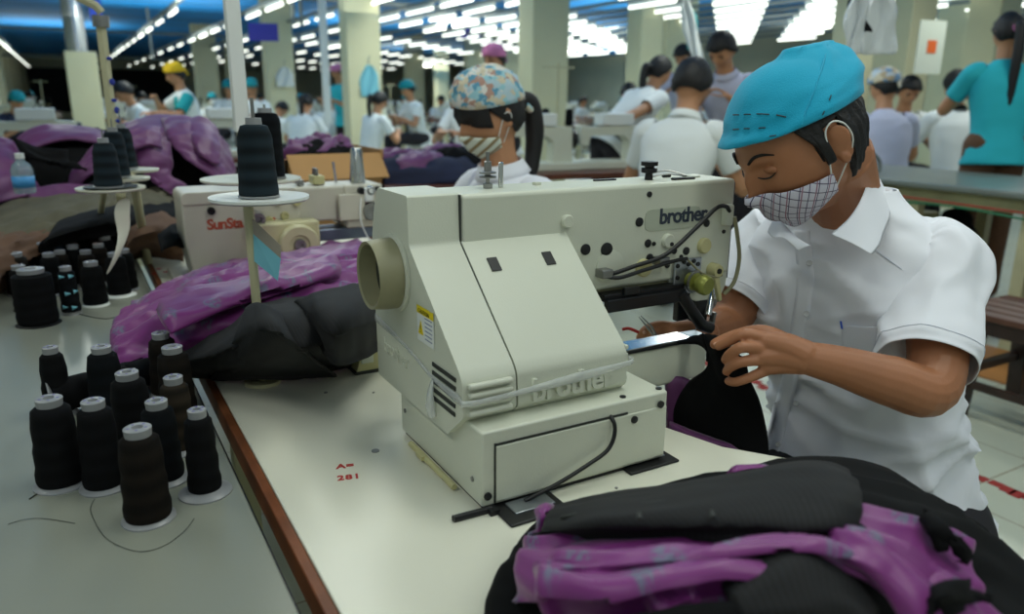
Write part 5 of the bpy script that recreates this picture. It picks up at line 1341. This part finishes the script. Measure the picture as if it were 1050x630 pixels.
# ---- cloth being sewn, hanging over the bed end
jb = thing('garment_piece', 'black cloth with purple lining being sewn under the needle by the man', 'garment', PD(735, 380, 1.15))
sheet('black_cloth', [[PD(690, 352, 1.19), PD(715, 344, 1.20), PD(738, 348, 1.16), PD(752, 358, 1.125), PD(762, 368, 1.14)],
                      [PD(715, 354, 1.175), PD(726, 350, 1.17), PD(738, 356, 1.14), PD(752, 372, 1.12), PD(768, 385, 1.14)],
                      [PD(729, 372, 1.16), PD(731, 374, 1.155), PD(740, 384, 1.13), PD(756, 395, 1.13), PD(775, 400, 1.15)],
                      [PD(702, 394, 1.185), PD(725, 400, 1.16), PD(745, 408, 1.14), PD(764, 412, 1.14), PD(781, 418, 1.16)],
                      [PD(689, 420, 1.185), PD(716, 428, 1.16), PD(745, 434, 1.15), PD(768, 440, 1.15), PD(787, 445, 1.17)],
                      [PD(690, 452, 1.185), PD(725, 455, 1.16), PD(745, 462, 1.15), PD(768, 472, 1.15), PD(790, 480, 1.17)],
                      [PD(692, 500, 1.185), PD(725, 505, 1.16), PD(745, 510, 1.15), PD(768, 515, 1.15), PD(790, 520, 1.17)]],
      M['blk'], jb, 8, 8, .006, (16, 4), 40, .003, dirn=(-.6, -.8, 0))
sheet('lining', [[PD(683, 388, 1.19), PD(700, 388, 1.19), PD(715, 395, 1.19), PD(728, 400, 1.19)],
                 [PD(684, 420, 1.2), PD(700, 425, 1.19), PD(722, 430, 1.175), PD(745, 436, 1.165)],
                 [PD(684, 445, 1.2), PD(704, 452, 1.19), PD(730, 462, 1.17), PD(760, 470, 1.155)],
                 [PD(684, 500, 1.2), PD(704, 505, 1.19), PD(730, 510, 1.17), PD(762, 515, 1.16)]], M['purp'], jb, 8, 8, .008, (20, 4), 43, .003, dirn=(-.6, -.8, 0))
sheet('lining', [[PD(686, 432, 1.175), PD(705, 440, 1.155), PD(728, 448, 1.140), PD(752, 458, 1.13)], [PD(686, 450, 1.17), PD(706, 456, 1.15), PD(730, 464, 1.135), PD(762, 470, 1.128)], [PD(686, 500, 1.17), PD(706, 505, 1.15), PD(730, 510, 1.135), PD(770, 515, 1.128)]], M['purp'], jb, 8, 8, .007, (24, 4), 44, .003, dirn=(-.6, -.8, 0))
# ---- purple and black jacket in the middle left
jm = thing('suit_jacket', 'purple lined jacket with black outer cloth heaped behind the near spools', 'jacket', PZ(250, 360, T))
sheet('lining', [Z([(150, 312, .78), (200, 285, .79), (260, 268, .80), (320, 258, .81), (375, 252, .82)]),
                 Z([(120, 335, .78), (185, 298, .84), (250, 280, .87), (320, 268, .88), (378, 260, .87)]),
                 Z([(114, 355, .785), (180, 320, .845), (245, 303, .875), (320, 287, .88), (380, 280, .86)]),
                 Z([(120, 372, .775), (185, 348, .82), (245, 330, .85), (315, 315, .86), (378, 305, .85)]),
                 Z([(132, 380, .758), (190, 372, .78), (250, 360, .80), (310, 345, .82), (370, 335, .82)])],
      M['lining'], jm, 14, 14, .017, (6, 24), 51, .004)
sheet('lining_fold', [Z([(160, 318, .865), (200, 296, .885), (250, 286, .895), (300, 272, .90), (345, 262, .90)]), Z([(165, 330, .872), (210, 308, .895), (260, 298, .905), (305, 284, .908), (350, 272, .905)]), Z([(175, 342, .86), (220, 322, .88), (265, 308, .89), (305, 296, .892), (350, 284, .89)])], M['lining'], jm, 10, 8, .012, (5, 30), 53, .004)
sheet('outer_cloth', [Z([(165, 372, .80), (215, 345, .84), (252, 322, .875), (262, 312, .885), (300, 306, .88), (345, 300, .875), (385, 288, .86)]),
                      Z([(175, 378, .79), (225, 358, .85), (262, 330, .90), (290, 322, .90), (320, 318, .89), (355, 312, .88), (390, 300, .86)]),
                      Z([(190, 384, .78), (222, 374, .82), (258, 350, .88), (300, 345, .885), (330, 342, .875), (360, 335, .86), (395, 325, .84)]),
                      Z([(210, 386, .765), (225, 383, .79), (262, 372, .84), (300, 368, .85), (335, 362, .84), (365, 355, .83), (395, 345, .81)]),
                      Z([(214, 386, .755), (230, 388, .757), (262, 387, .76), (300, 387, .76), (335, 380, .76), (365, 372, .76), (395, 362, .76)])],
      M['blkpin'], jm, 12, 12, .005, (9, 3), 57, .004, lumps=.002)
sheet('outer_fold', [Z([(250, 322, .895), (259, 309, .925), (272, 312, .925), (285, 318, .90)]), Z([(238, 350, .87), (256, 335, .915), (282, 338, .925), (304, 352, .885)]), Z([(226, 374, .80), (254, 364, .86), (290, 366, .865), (330, 376, .80)]), Z([(218, 388, .76), (254, 387, .775), (290, 386, .775), (345, 384, .76)])], M['blkpin'], jm, 10, 12, .003, (10, 3), 58, .004, lumps=.001)
sheet('outer_fold', [Z([(300, 308, .90), (330, 296, .915), (360, 290, .905), (385, 284, .88)]), Z([(312, 322, .895), (336, 318, .925), (362, 312, .915), (392, 300, .88)]), Z([(322, 338, .88), (342, 346, .90), (366, 338, .89), (396, 322, .86)]), Z([(330, 352, .86), (344, 372, .84), (368, 368, .82), (398, 352, .80)])], M['blkpin'], jm, 10, 12, .003, (10, 3), 59, .004, lumps=.001)
# ---- cloths at left on the table
cl = thing('folded_cloth', 'olive grey folded cloth at the back of the left table', 'cloth', PZ(40, 240, T))
sheet('cloth', [Z([(-30, 222, .85), (40, 198, .88), (110, 190, .88), (165, 190, .84), (200, 192, .80)]), Z([(-30, 250, .84), (40, 222, .88), (110, 205, .90), (165, 200, .88), (200, 204, .82)]), Z([(-30, 275, .80), (40, 245, .85), (110, 228, .87), (165, 225, .85), (200, 226, .78)])], M['olive'], cl, 12, 12, .011, (7, 16), 61, .006, lumps=.008)
cl = thing('folded_cloth', 'brown cloth spread at the far left behind the rear spools', 'cloth', PZ(30, 290, T))
sheet('cloth', [Z([(-80, 262, .80), (-20, 245, .82), (60, 225, .83), (120, 222, .82), (160, 225, .80)]), Z([(-80, 285, .83), (-20, 262, .85), (50, 240, .85), (110, 236, .84), (160, 240, .80)]), Z([(-80, 315, .80), (-20, 290, .82), (40, 262, .82), (100, 254, .81), (150, 258, .78)]), Z([(-80, 345, .755), (-15, 318, .755), (10, 292, .755), (60, 268, .755), (140, 266, .755)])], M['brown'], cl, 12, 12, .016, (9, 16), 63, .006, lumps=.008)
cl = thing('folded_cloth', 'black cloth folded over the brown one behind the rear spools', 'cloth', PZ(110, 250, T))
sheet('cloth', [Z([(60, 222, .87), (110, 208, .88), (165, 204, .87), (185, 208, .85)]), Z([(48, 242, .88), (100, 226, .90), (160, 218, .88), (188, 222, .86)]), Z([(42, 256, .85), (90, 244, .86), (150, 238, .85), (185, 236, .83)])], M['blk'], cl, 10, 10, .006, (4, 12), 66, .010)
cl = thing('folded_cloth', 'brown and black cloth bundle behind the stand leg', 'cloth', PZ(170, 260, T))
sheet('cloth', [Z([(128, 232, .84), (160, 215, .87), (192, 212, .84)]), Z([(130, 252, .84), (160, 240, .86), (192, 240, .82)]), Z([(132, 266, .76), (160, 264, .77), (188, 268, .76)])], M['brown'], cl, 8, 8, .012, (8, 14), 71, .006)
sheet('black_patch', [Z([(162, 240, .878), (180, 228, .875), (196, 240, .85)]), Z([(165, 256, .86), (180, 250, .86), (196, 256, .83)])], M['blk'], cl, 8, 8, .006, (8, 14), 72, .006)
p = PZ(178, 240, .88)
# ---- table and purple heap behind
tb3 = thing('heap_table', 'table under the large purple heap at the back left', 'table', (-.3, 3.7, 0))
MB().box((-1.6, 2.86, T-.03), (.72, 4.6, T-.0)).build('tabletop', M['cardb'], tb3, world=True, smooth=0)
for x in (-1.5, .6):
    for y in (2.95, 4.5): MB().box((x-.03, y-.03, 0), (x+.03, y+.03, T-.03)).build('leg', M['wood'], tb3, world=True, smooth=0)
hp_ = thing('garment_heap', 'large heap of purple lined black jackets piled on the table at left', 'garments', (.1, 3.5, T))
def dp(x, y, d): return PD(x, y, d)
blob((0.12, 3.5, T), .55, .42, .30, 'black_mound', M['blk'], hp_, 3, .03, 50, world=True)
blob((-.55, 3.55, T), .55, .40, .24, 'black_mound', M['blk'], hp_, 9, .03, 50, world=True)
def hs(rows, m, seed, amp=.02, fs=(3, 12), name='lining'): return sheet(name, [[dp(*q) for q in r] for r in rows], M[m], hp_, 10, 10, amp*.6, (fs[0]*1.6, fs[1]*1.5), seed, .008, lumps=.006)
hs([[(100, 152, 3.3), (125, 128, 3.4), (160, 118, 3.5), (195, 120, 3.5), (215, 128, 3.5)], [(72, 185, 3.1), (95, 160, 3.15), (140, 138, 3.2), (180, 135, 3.25), (215, 140, 3.3)], [(68, 205, 3.05), (85, 185, 3.05), (118, 165, 3.05), (150, 150, 3.1), (170, 150, 3.1)]], 'purp', 81)
hs([[(165, 122, 3.35), (190, 118, 3.4), (215, 130, 3.4), (235, 150, 3.4)], [(170, 140, 3.15), (195, 138, 3.15), (222, 150, 3.2), (242, 175, 3.25)], [(185, 158, 3.05), (208, 165, 3.05), (228, 178, 3.05), (240, 195, 3.1)], [(200, 170, 3.0), (215, 180, 3.0), (225, 192, 3.0), (238, 205, 3.05)]], 'purp', 83)
hs([[(138, 145, 3.08), (155, 140, 3.08), (175, 145, 3.08)], [(140, 165, 3.0), (155, 160, 3.0), (178, 168, 3.02)], [(150, 180, 2.98), (160, 186, 2.97), (176, 180, 2.98)], [(165, 190, 2.97), (178, 200, 2.95), (192, 190, 2.96)], [(178, 200, 2.96), (184, 212, 2.95), (194, 205, 2.96)]], 'purp', 85, .015)
hs([[(10, 150, 3.35), (35, 132, 3.4), (70, 128, 3.45), (108, 134, 3.4)], [(5, 165, 3.2), (40, 148, 3.2), (75, 142, 3.2), (105, 146, 3.2)]], 'purp', 87)
hs([[(-20, 150, 3.2), (0, 140, 3.25), (15, 145, 3.2)], [(-20, 180, 3.0), (8, 170, 3.05), (30, 178, 3.05)], [(-20, 215, 2.9), (10, 205, 2.95), (50, 198, 3.0)]], 'purp', 88)
hs([[(118, 150, 3.02), (130, 135, 3.05), (150, 128, 3.1), (165, 130, 3.15)], [(122, 158, 2.98), (136, 146, 3.0), (152, 142, 3.02), (166, 144, 3.05)], [(130, 160, 2.98), (142, 152, 2.98), (155, 150, 3.0), (168, 152, 3.02)]], 'purp', 90, .012)
hs([[(185, 125, 3.3), (205, 118, 3.35), (222, 128, 3.35)], [(195, 145, 3.1), (212, 140, 3.12), (228, 150, 3.15)], [(205, 160, 3.02), (216, 165, 3.0), (226, 168, 3.02)]], 'purp', 91, .014)
hs([[(75, 200, 2.98), (95, 185, 3.0), (125, 178, 3.02), (150, 180, 3.0)], [(80, 212, 2.93), (100, 205, 2.93), (128, 202, 2.94), (155, 205, 2.95)]], 'blk', 92, .014, name='black_fold')
hs([[(30, 195, 2.96), (60, 188, 2.98), (95, 190, 2.97), (120, 198, 2.95)], [(28, 210, 2.9), (60, 205, 2.9), (98, 206, 2.9), (128, 210, 2.9)]], 'purp', 93, .014)
hs([[(12, 140, 3.1), (40, 150, 3.1), (70, 152, 3.1)], [(25, 160, 3.05), (48, 165, 3.05), (72, 166, 3.05)], [(60, 170, 3.02), (75, 172, 3.0), (90, 172, 3.0)]], 'blk', 89, name='black_fold')
# more heaps of garments
def heap(px, py, d, rx, ry, h, label, seed, base=None, cols=('blk', 'purp'), tz=T):
    q = PD(px, py, d); q.z = tz
    t = thing('garment_heap', label, 'garments', q)
    blob(q, rx, ry, h, 'mound', M[cols[0]], t, seed, .02, 36, world=True, fr=12)
    for k in range(5):
        a = seed*1.7+k*1.3; c = q+V((cos(a)*rx*.45, sin(a)*ry*.4, 0))
        blob(c, rx*.5, ry*.45, h*(1.02+.10*(k % 3)), 'fold', M[cols[1+k % (len(cols)-1)]], t, seed+k, .02, 26, world=True, fr=16)
    return t
def table(px, py, d, w, l, rz, label, m='wood', z=T, legs='wood', name='work_table'):
    q = PD(px, py, d); q.z = 0
    t = thing(name, label, 'table', q, R(rz))
    MB().box((-w/2, -l/2, z-.04), (w/2, l/2, z)).build('tabletop', M[m], t, smooth=0, bevel=.004)
    MB().box((-w/2+.04, -l/2+.04, z-.13), (w/2-.04, l/2-.04, z-.04)).build('apron', M[legs], t, smooth=0)
    for sx_ in (-1, 1):
        for sy_ in (-1, 1): MB().box((sx_*(w/2-.06)-.03, sy_*(l/2-.06)-.03, 0), (sx_*(w/2-.06)+.03, sy_*(l/2-.06)+.03, z-.04)).build('leg', M[legs], t, smooth=0, bevel=.003)
    return t
table(436, 150, 4.6, 1.0, .8, 0, 'brown wooden table holding blue and purple garments left of the bandana woman')
heap(436, 150, 4.6, .42, .30, .15, 'heap of blue and purple garments on the brown wooden table', 21, cols=('blueb', 'purp', 'blk', 'purp', 'brown'))
heap(404, 150, 4.7, .14, .16, .12, 'small dark garment heap beside the ponytailed worker', 23, cols=('blk', 'purp'))
# cardboard box of garments behind the white machine
q = PD(330, 168, 3.35); q.z = 0
t = thing('cardboard_box', 'brown cardboard box of garments behind the white lettered machine', 'box', (q.x, q.y, .68))
for (lo, hi) in [((-.20, -.2, 0), (.20, -.19, .30)), ((-.20, .19, 0), (.20, .2, .30)), ((-.20, -.2, 0), (-.19, .2, .30)), ((.19, -.2, 0), (.20, .2, .33)), ((-.20, -.2, 0), (.20, .2, .01))]:
    MB().box(lo, hi).build('panel', M['cardb'], t, smooth=0)
MB().obox((0, -.235, .27), (.19, 0, 0), (0, .05, .045), (0, .002, -.003)).build('flap', M['cardb'], t, smooth=0)
st_ = thing('box_stand', 'low wooden stand under the cardboard box', 'stand', (q.x, q.y, 0))
MB().box((-.24, -.24, .64), (.24, .24, .679)).build('top', M['wood'], st_, smooth=0)
for a_ in (-1, 1):
    for b_ in (-1, 1): MB().box((a_*.2-.03, b_*.2-.03, 0), (a_*.2+.03, b_*.2+.03, .64)).build('leg', M['wood'], st_, smooth=0)
heap(327, 165, 3.33, .17, .15, .10, 'purple and black garments spilling out of the cardboard box', 25, cols=('blk', 'purp', 'purp'), tz=.93)
# ================================================================ RIGHT SIDE: long covered table and bench
rt = thing('long_table', 'long grey covered table on cream legs at the right behind the man', 'table', (4.4, 2.9, 0))
MB().box((3.95, 1.2, .765), (4.85, 3.55, .80)).build('tabletop', mat('grey_green_cover', (116, 124, 118), .3, nscale=5, namt=.1, bump=.4, bscale=20), rt, world=True, smooth=30, bevel=.012)
MB().box((4.0, 1.25, .69), (4.80, 3.5, .765)).build('apron', mat('aged_cream_frame', (150, 150, 110), .6, nscale=9, namt=.2), rt, world=True, smooth=0)
for x in (4.05, 4.75):
    for y in (1.4, 1.95, 2.55, 3.45): MB().box((x-.03, y-.03, 0), (x+.03, y+.03, .70)).build('leg', M['legs'], rt, world=True, smooth=0)
MB().box((4.04, 1.3, .16), (4.08, 3.45, .19)).build('stretcher', M['blackm'], rt, world=True, smooth=0)
MB().tube([(3.99, 3.3, .70), (3.98, 2.9, .66), (3.98, 2.3, .69), (3.98, 1.6, .64)], .006, 6, smooth=6).build('green_cable', mat('green_cable', (30, 120, 80), .5), rt, world=True)
MB().tube([(3.99, 3.3, .72), (3.97, 2.6, .71), (3.98, 1.9, .70), (3.98, 1.4, .68)], .005, 6, smooth=6).build('red_cable', M['red'], rt, world=True)
q = PD(893, 150, 5.05); q.z = .808
tag(MB().tube([q+V((-.10, 0, 0)), q+V((-.09, 0, .07)), q+V((0, 0, .11)), q+V((.09, 0, .07)), q+V((.10, 0, 0)), q+V((.0, .04, -.0))], .012, 8, smooth=6).build('hose', M['pipe']), 'grey hose looped on the long covered table', 'hose')
for k, (x, y, m, lab, w_) in enumerate([(4.35, 2.5, 'blk', 'black bundled cloth under the long covered table', .14), (4.5, 2.0, 'red', 'red cloth hanging under the long covered table', .10), (4.5, 1.65, 'blk', 'dark cloth under the far right end of the covered table', .12)]):
    t = thing('stored_cloth', lab, 'cloth', (x, y, 0)); blob((0, 0, 0), w_*1.2, w_, .62, 'bundle', M[m], t, k+3, .02, 24)
q = PD(915, 200, 4.0); q.z = 0
t = thing('storage_box', 'cream metal box standing under the covered table', 'box', (4.45, 3.1, 0))
MB().box((-.25, -.3, 0), (.25, .3, .55)).build('case', M['cream2'], t, smooth=30, bevel=.01); MB().box((-.256, -.2, .2), (-.25, .2, .45)).build('panel', M['cream_dk'], t, smooth=0, bevel=.002)
# bench
bx0, by0 = 2.86, 1.545
bn = thing('wooden_bench', 'dark wooden slatted bench at the right behind the man', 'bench', (3.25, 1.2, 0))
for k in range(5):
    x = 3.0+.085*k; MB().box((x, .35, .40), (x+.07, 1.68, .425)).build('slat', mat('worn_brown_slat', (92, 58, 44), .45, nscale=14, namt=.25), bn, world=True, smooth=30, bevel=.004)
MB().box((3.02, .40, .34), (3.05, 1.64, .40)).box((3.36, .40, .34), (3.39, 1.64, .40)).build('apron', M['woodd'], bn, world=True, smooth=0)
for (x, y, dx) in [(3.04, 1.58, -.05), (3.37, 1.58, .05), (3.04, .45, -.05), (3.37, .45, .05)]:
    MB().obox((x+dx/2, y, .2), (.026, 0, 0), (0, .03, 0), (-dx/2, 0, .2)).build('leg', M['woodd'], bn, world=True, smooth=0, bevel=.003)
for x in (3.0, 3.42):
    MB().box((x-.012, .45, .12), (x+.012, 1.58, .15)).build('stretcher', M['woodd'], bn, world=True, smooth=0)
MB().box((3.0, 1.57, .17), (3.42, 1.60, .20)).build('stretcher', M['woodd'], bn, world=True, smooth=0)
tag(MB().box((3.5, 1.2, 0), (4.0, 2.2, .006)).build('wooden_board', mat('orange_board', (176, 118, 60), .5)), 'orange brown board on the floor behind the bench', 'board')
# ================================================================ BACKGROUND MACHINES AND WORKERS
def bgmachine(label, group=None):
    t = thing('sewing_machine', label, 'sewing machine', (0, 0, 0), 0, group)
    c = M['cream']
    MB().box((-.30, -.12, .75), (.30, .12, .80)).build('bed', c, t, bevel=.006)
    MB().prism(arr([(.12, .79), (.27, .79), (.26, 1.03), (.10, 1.04), (-.16, 1.03), (-.26, 1.04), (-.27, .92), (-.20, .90), (-.18, .97), (.08, .97), (.12, .93)], .012), -.055, .055, 'y').build('arm', c, t, smooth=30, bevel=.008)
    MB().lathe([(0, 0), (.07, 0), (.075, .01), (.07, .03), (.03, .035), (0, .035)], (.265, 0, .95), (1, 0, 0), 20, False).build('handwheel', M['blackm'], t)
    MB().tube([(-.225, 0, .92), (-.225, 0, .81)], .007, 8).build('needle_bar', M['steel'], t)
    MB().box((-.10, -.07, 1.04), (.14, .07, 1.12)).build('control_panel', M['white'], t, bevel=.006)
    return t
def bgtable(label, group=None):
    t = thing('sewing_table', label, 'table', (0, 0, 0), 0, group)
    MB().box((-.55, -.28, .71), (.55, .28, .748)).build('tabletop', M['wood'], t, bevel=.004, smooth=0)
    for x in (-.48, .48):
        MB().box((x-.025, -.03, .05), (x+.025, .03, .71)).build('leg', M['legs'], t, smooth=0)
        MB().box((x-.03, -.25, 0), (x+.03, .25, .05)).build('foot', M['legs'], t, smooth=0)
    MB().lathe([(0, -.12), (.07, -.12), (.07, .12), (0, .12)], (.1, 0, .6), (1, 0, 0), 16, False).build('motor', M['blackm'], t)
    return t
def bgstand(label, group=None):
    t = thing('thread_stand', label, 'thread stand', (0, 0, 0), 0, group)
    MB().tube([(0, 0, .75), (0, 0, 1.45)], .008, 8).build('post', M['legs'], t)
    MB().tube([(-.12, 0, 1.42), (.12, 0, 1.42)], .006, 6).build('crossbar', M['legs'], t)
    MB().tube([(-.12, 0, 1.03), (.12, 0, 1.03)], .006, 6).build('crossbar', M['legs'], t)
    for x in (-.09, .09): MB().lathe([(0, 1.035), (.03, 1.035), (.026, 1.14), (.01, 1.15), (0, 1.15)], (x, 0, 0), n=14, caps=False).build('cone', M['blk'], t)
    return t
MP = bgmachine('cream sewing machine on the brown table behind the bandana woman, left one'); TP = bgtable('brown sewing table with two machines behind the bandana woman'); SP_ = bgstand('thread stand with two black cones in front of the broad cream column')
used = [0, 0, 0]
def place(proto, idx, px, d, rz, label, group=None, z=0, py=100):
    global used
    o = proto if not used[idx] else copy_tree(proto); used[idx] = 1
    q = PD(px, py, d); o.location = (q.x, q.y, z); o.rotation_euler = (0, 0, R(rz)); o['label'] = label
    if group: o['group'] = group
    elif 'group' in o: del o['group']
    return o
place(MP, 0, 548, 5.2, -8, 'cream sewing machine with white panel just right of the flowered bandana')
place(MP, 0, 628, 5.5, -8, 'cream sewing machine with white panel under the reaching arm')
place(TP, 1, 602, 5.35, -8, 'brown table under the two cream machines right of the flowered bandana').scale.x = 1.2
bpy.context.view_layer.update()
place(SP_, 2, 572, 5.42, -8, 'thread stand with two black cones before the broad cream column')
COLS = [(o.location.x, o.location.y) for o in bpy.data.objects if o.name.startswith('column')]
BLK = [PD(a, 100, b) for a, b in [(346, 12), (507, 6.2), (480, 7.5), (257, 13.4), (234, 15), (340, 12.6), (418, 13), (645, 9.8), (180, 8.2), (127, 11.5), (314, 10.4), (389, 10.8), (17, 12), (700, 8.8), (934, 8.3), (86, 13.5), (289, 12.2), (742, 5.7), (225, 6.6), (785, 8.6)]]
BLK = [(b.x, b.y) for b in BLK]
def free(x, y, r=.95): return all(math.hypot(x-a, y-b) > 1.25 for a, b in BLK) and all(math.hypot(x-a, y-b) > r for a, b in COLS)
def pxof(v): d = V(v)-EYE; return 525+F*d.dot(RT)/d.dot(FW)
nearw = ['by the left wall column', 'behind the large purple heap at far left', 'between the yellow headscarf and the white upright', 'behind the seated workers left of the square column', 'in front of the pink capped worker', 'before the teal capped worker', 'right of the square cream column', 'left behind the flowered bandana', 'behind the pink cap near the broad column', 'behind the reaching arm', 'behind the dark haired man', 'behind the standing man in lilac', 'behind the blue cap', 'behind the man with a dark collar']
grid_ = []
for yi in range(9):
    for xi in range(9):
        x = -1.2+xi*2.05+(yi % 2)*.5; y = 9.6+yi*2.1
        if y > 25 or not free(x, y) or not free(x, y+.7, .8): continue
        p_ = pxof((x, y, 1)); d_ = math.hypot(x, y)
        if 5 < p_ < 880 and d_ < 25: grid_.append((x, y, p_, d_))
def put(proto, idx, x, y, label, group, rz=0):
    o = proto if not used[idx] else copy_tree(proto); used[idx] = 1
    o.location = (x, y, 0); o.rotation_euler = (0, 0, rz); o['label'] = label
    if group: o['group'] = group
    elif 'group' in o: del o['group']
for k, (x, y, p_, d_) in enumerate(grid_):
    put(MP, 0, x, y, 'blurred cream sewing machine in the far rows of the hall', 'far sewing machines between the columns')
    put(TP, 1, x, y, 'blurred brown sewing table in the far rows of the hall', 'far sewing tables between the columns')
    if k % 3 == 0: put(SP_, 2, x+.42, y+.2, 'blurred thread stand with black cones in the far rows', 'far thread stands')
for (px, d, w) in [(225, 6.6, 'between the yellow headscarf and the white upright'), (785, 8.6, 'behind the blue cap'), (30, 6.4, 'behind the large purple heap at far left')]:
    q = PD(px, 100, d); put(MP, 0, q.x, q.y, 'cream sewing machine '+w, None); put(TP, 1, q.x, q.y, 'brown sewing table '+w, None)
# workers
person('woman in flowered blue bandana, striped mask and white collar behind the large machine', 502, 118, 2.3, 266, 12, 14, 0, True, 'shirtw', 'pony', 'floral', 'maskst', vox=.006, collar='shirtw', ponyk=.75)
person('worker in yellow headscarf with teal and white top behind the purple heap', 180, 77, 8.2, 262, 14, 10, 0, False, 'shirtw2', 'long', 'yellow', None, (V((.5, .25, 1.2)), 'up'), vest='teal')
person('dark haired worker in white bending left of the yellow headscarf', 127, 95, 11.5, 262, 25, 25, 0, True, 'shirtw2', 'short')
person('worker in white bent over, farthest left of the seated row', 289, 112, 12.2, 60, 30, 30, 0, True, 'shirtw2', 'short', vox=.012)
person('worker in white with tied hair, second in the seated row', 314, 106, 10.4, 40, 22, 25, 0, True, 'shirtw2', 'pony', vox=.012)
person('worker in white seated beside the white upright pipe, third in the row', 340, 104, 12.6, 55, 20, 25, 0, True, 'shirtw2', 'pony', vox=.012)
person('ponytailed woman in white seated in profile right of the square column', 389, 104, 9.9, 75, 14, 22, 0, True, 'shirtw2', 'pony', vox=.010)
person('worker with teal cap seated behind the purple and blue garments', 418, 90, 13.0, 265, 14, 16, 0, True, 'shirtw2', 'short', 'capt', vox=.012)
person('teal capped worker facing us beside the white upright pole', 257, 87, 13.4, 200, 10, 20, 0, True, 'shirtw2', 'short', 'capt', vox=.012)
person('teal capped worker left of the white upright pole', 234, 84, 15.0, 200, 10, 20, 0, True, 'shirtw2', 'short', 'capt', vox=.012)
person('pink capped worker in light blue standing far behind the row', 346, 75, 11.98, 250, 8, 14, 0, False, 'cyan', 'long', 'pink', vox=.012)
person('pink capped worker just behind the flowered bandana', 507, 62, 6.2, 250, 8, 10, 0, False, 'shirtw2', 'long', 'pink', vox=.012)
person('dark haired worker half hidden left of the pink cap', 480, 75, 7.46, 240, 8, 14, 0, True, 'shirtw2', 'long', vox=.012)
person('ponytailed woman in white leaning over with her arm out', 676, 74, 6.10, 88, 46, -10, 0, False, 'shirtw2', 'pony', None, None, ('work', V((-.34, -.22, 1.02))), trous='trous')
person('worker seated low under the arm of the leaning woman', 645, 95, 9.8, 230, 26, 20, 0, True, 'shirtw2', 'short', vox=.012)
person('dark haired man in a cream white shirt seated with his back to us', 710, 83, 4.4, 62, 22, 14, 0, True, 'shirtw2', 'short', collar='shirtw2', vox=.007)
person('standing man in lilac white shirt with a name badge looking down', 740, 52, 5.3, 248, 30, 24, 0, False, 'shirtl', 'short', collar='shirtl', pin=True, sleeve=.3)
person('worker in white with pale flowered cap at the covered table', 908, 80, 7.0, 30, 16, 8, 30, True, 'shirtl', 'bun', 'floral2')
person('dark haired worker facing us between the two white backs', 934, 79, 8.3, 215, 18, 20, 0, True, 'shirtw2', 'short', vox=.010)
person('man in white polo with dark collar seated with his back to us', 985, 63, 7.9, 28, 10, 8, 0, True, 'shirtw2', 'short', collar='blk', vox=.010)
person('woman in turquoise t-shirt with a long black ponytail at far right', 1034, 34, 5.75, 38, 6, 12, 0, False, 'cyan', 'pony', ponyk=1.6, vox=.008, trous='brown')
person('dark haired worker bending by the hanging white cloth', 700, 58, 8.8, 240, 20, 25, 0, False, 'shirtl', 'short', vox=.012)
person('teal capped worker at the far left wall', 17, 104, 12, 150, 20, 20, 0, True, 'jeans', 'short', 'capt', vox=.012)
# far workers sit at the far tables; nothing tells them apart
FL = 'blurred seated worker in white in the far rows of the hall'
f0 = person(FL, 365, 96, 14, 0, 15, 20, 0, True, 'shirtw2', 'short', None, vox=.02, group='far workers between the columns', zmul=1.0)
f1 = person('blurred seated worker with teal cap in the far rows of the hall', 440, 93, 15, 0, 15, 20, 0, True, 'shirtw2', 'short', 'capt', vox=.02, group='far teal capped workers', zmul=1.0)
f2 = person('blurred seated worker with tied hair in the far rows of the hall', 440, 93, 15, 0, 15, 20, 0, True, 'shirtw2', 'pony', None, vox=.02, group='far workers with tied hair', zmul=1.0)
fu = {}
for k, (x, y, p_, d_) in enumerate(grid_):
    if d_ < 11 or k % 7 == 5: continue
    src = (f0, f1, f2, f0, f1)[k % 5]
    c = src if src.name not in fu else copy_tree(src); fu[src.name] = 1
    c.location = (x+.1*sin(k), y+.82, 0); c.rotation_euler = (0, 0, -pi/2+.3*sin(k*2.3))
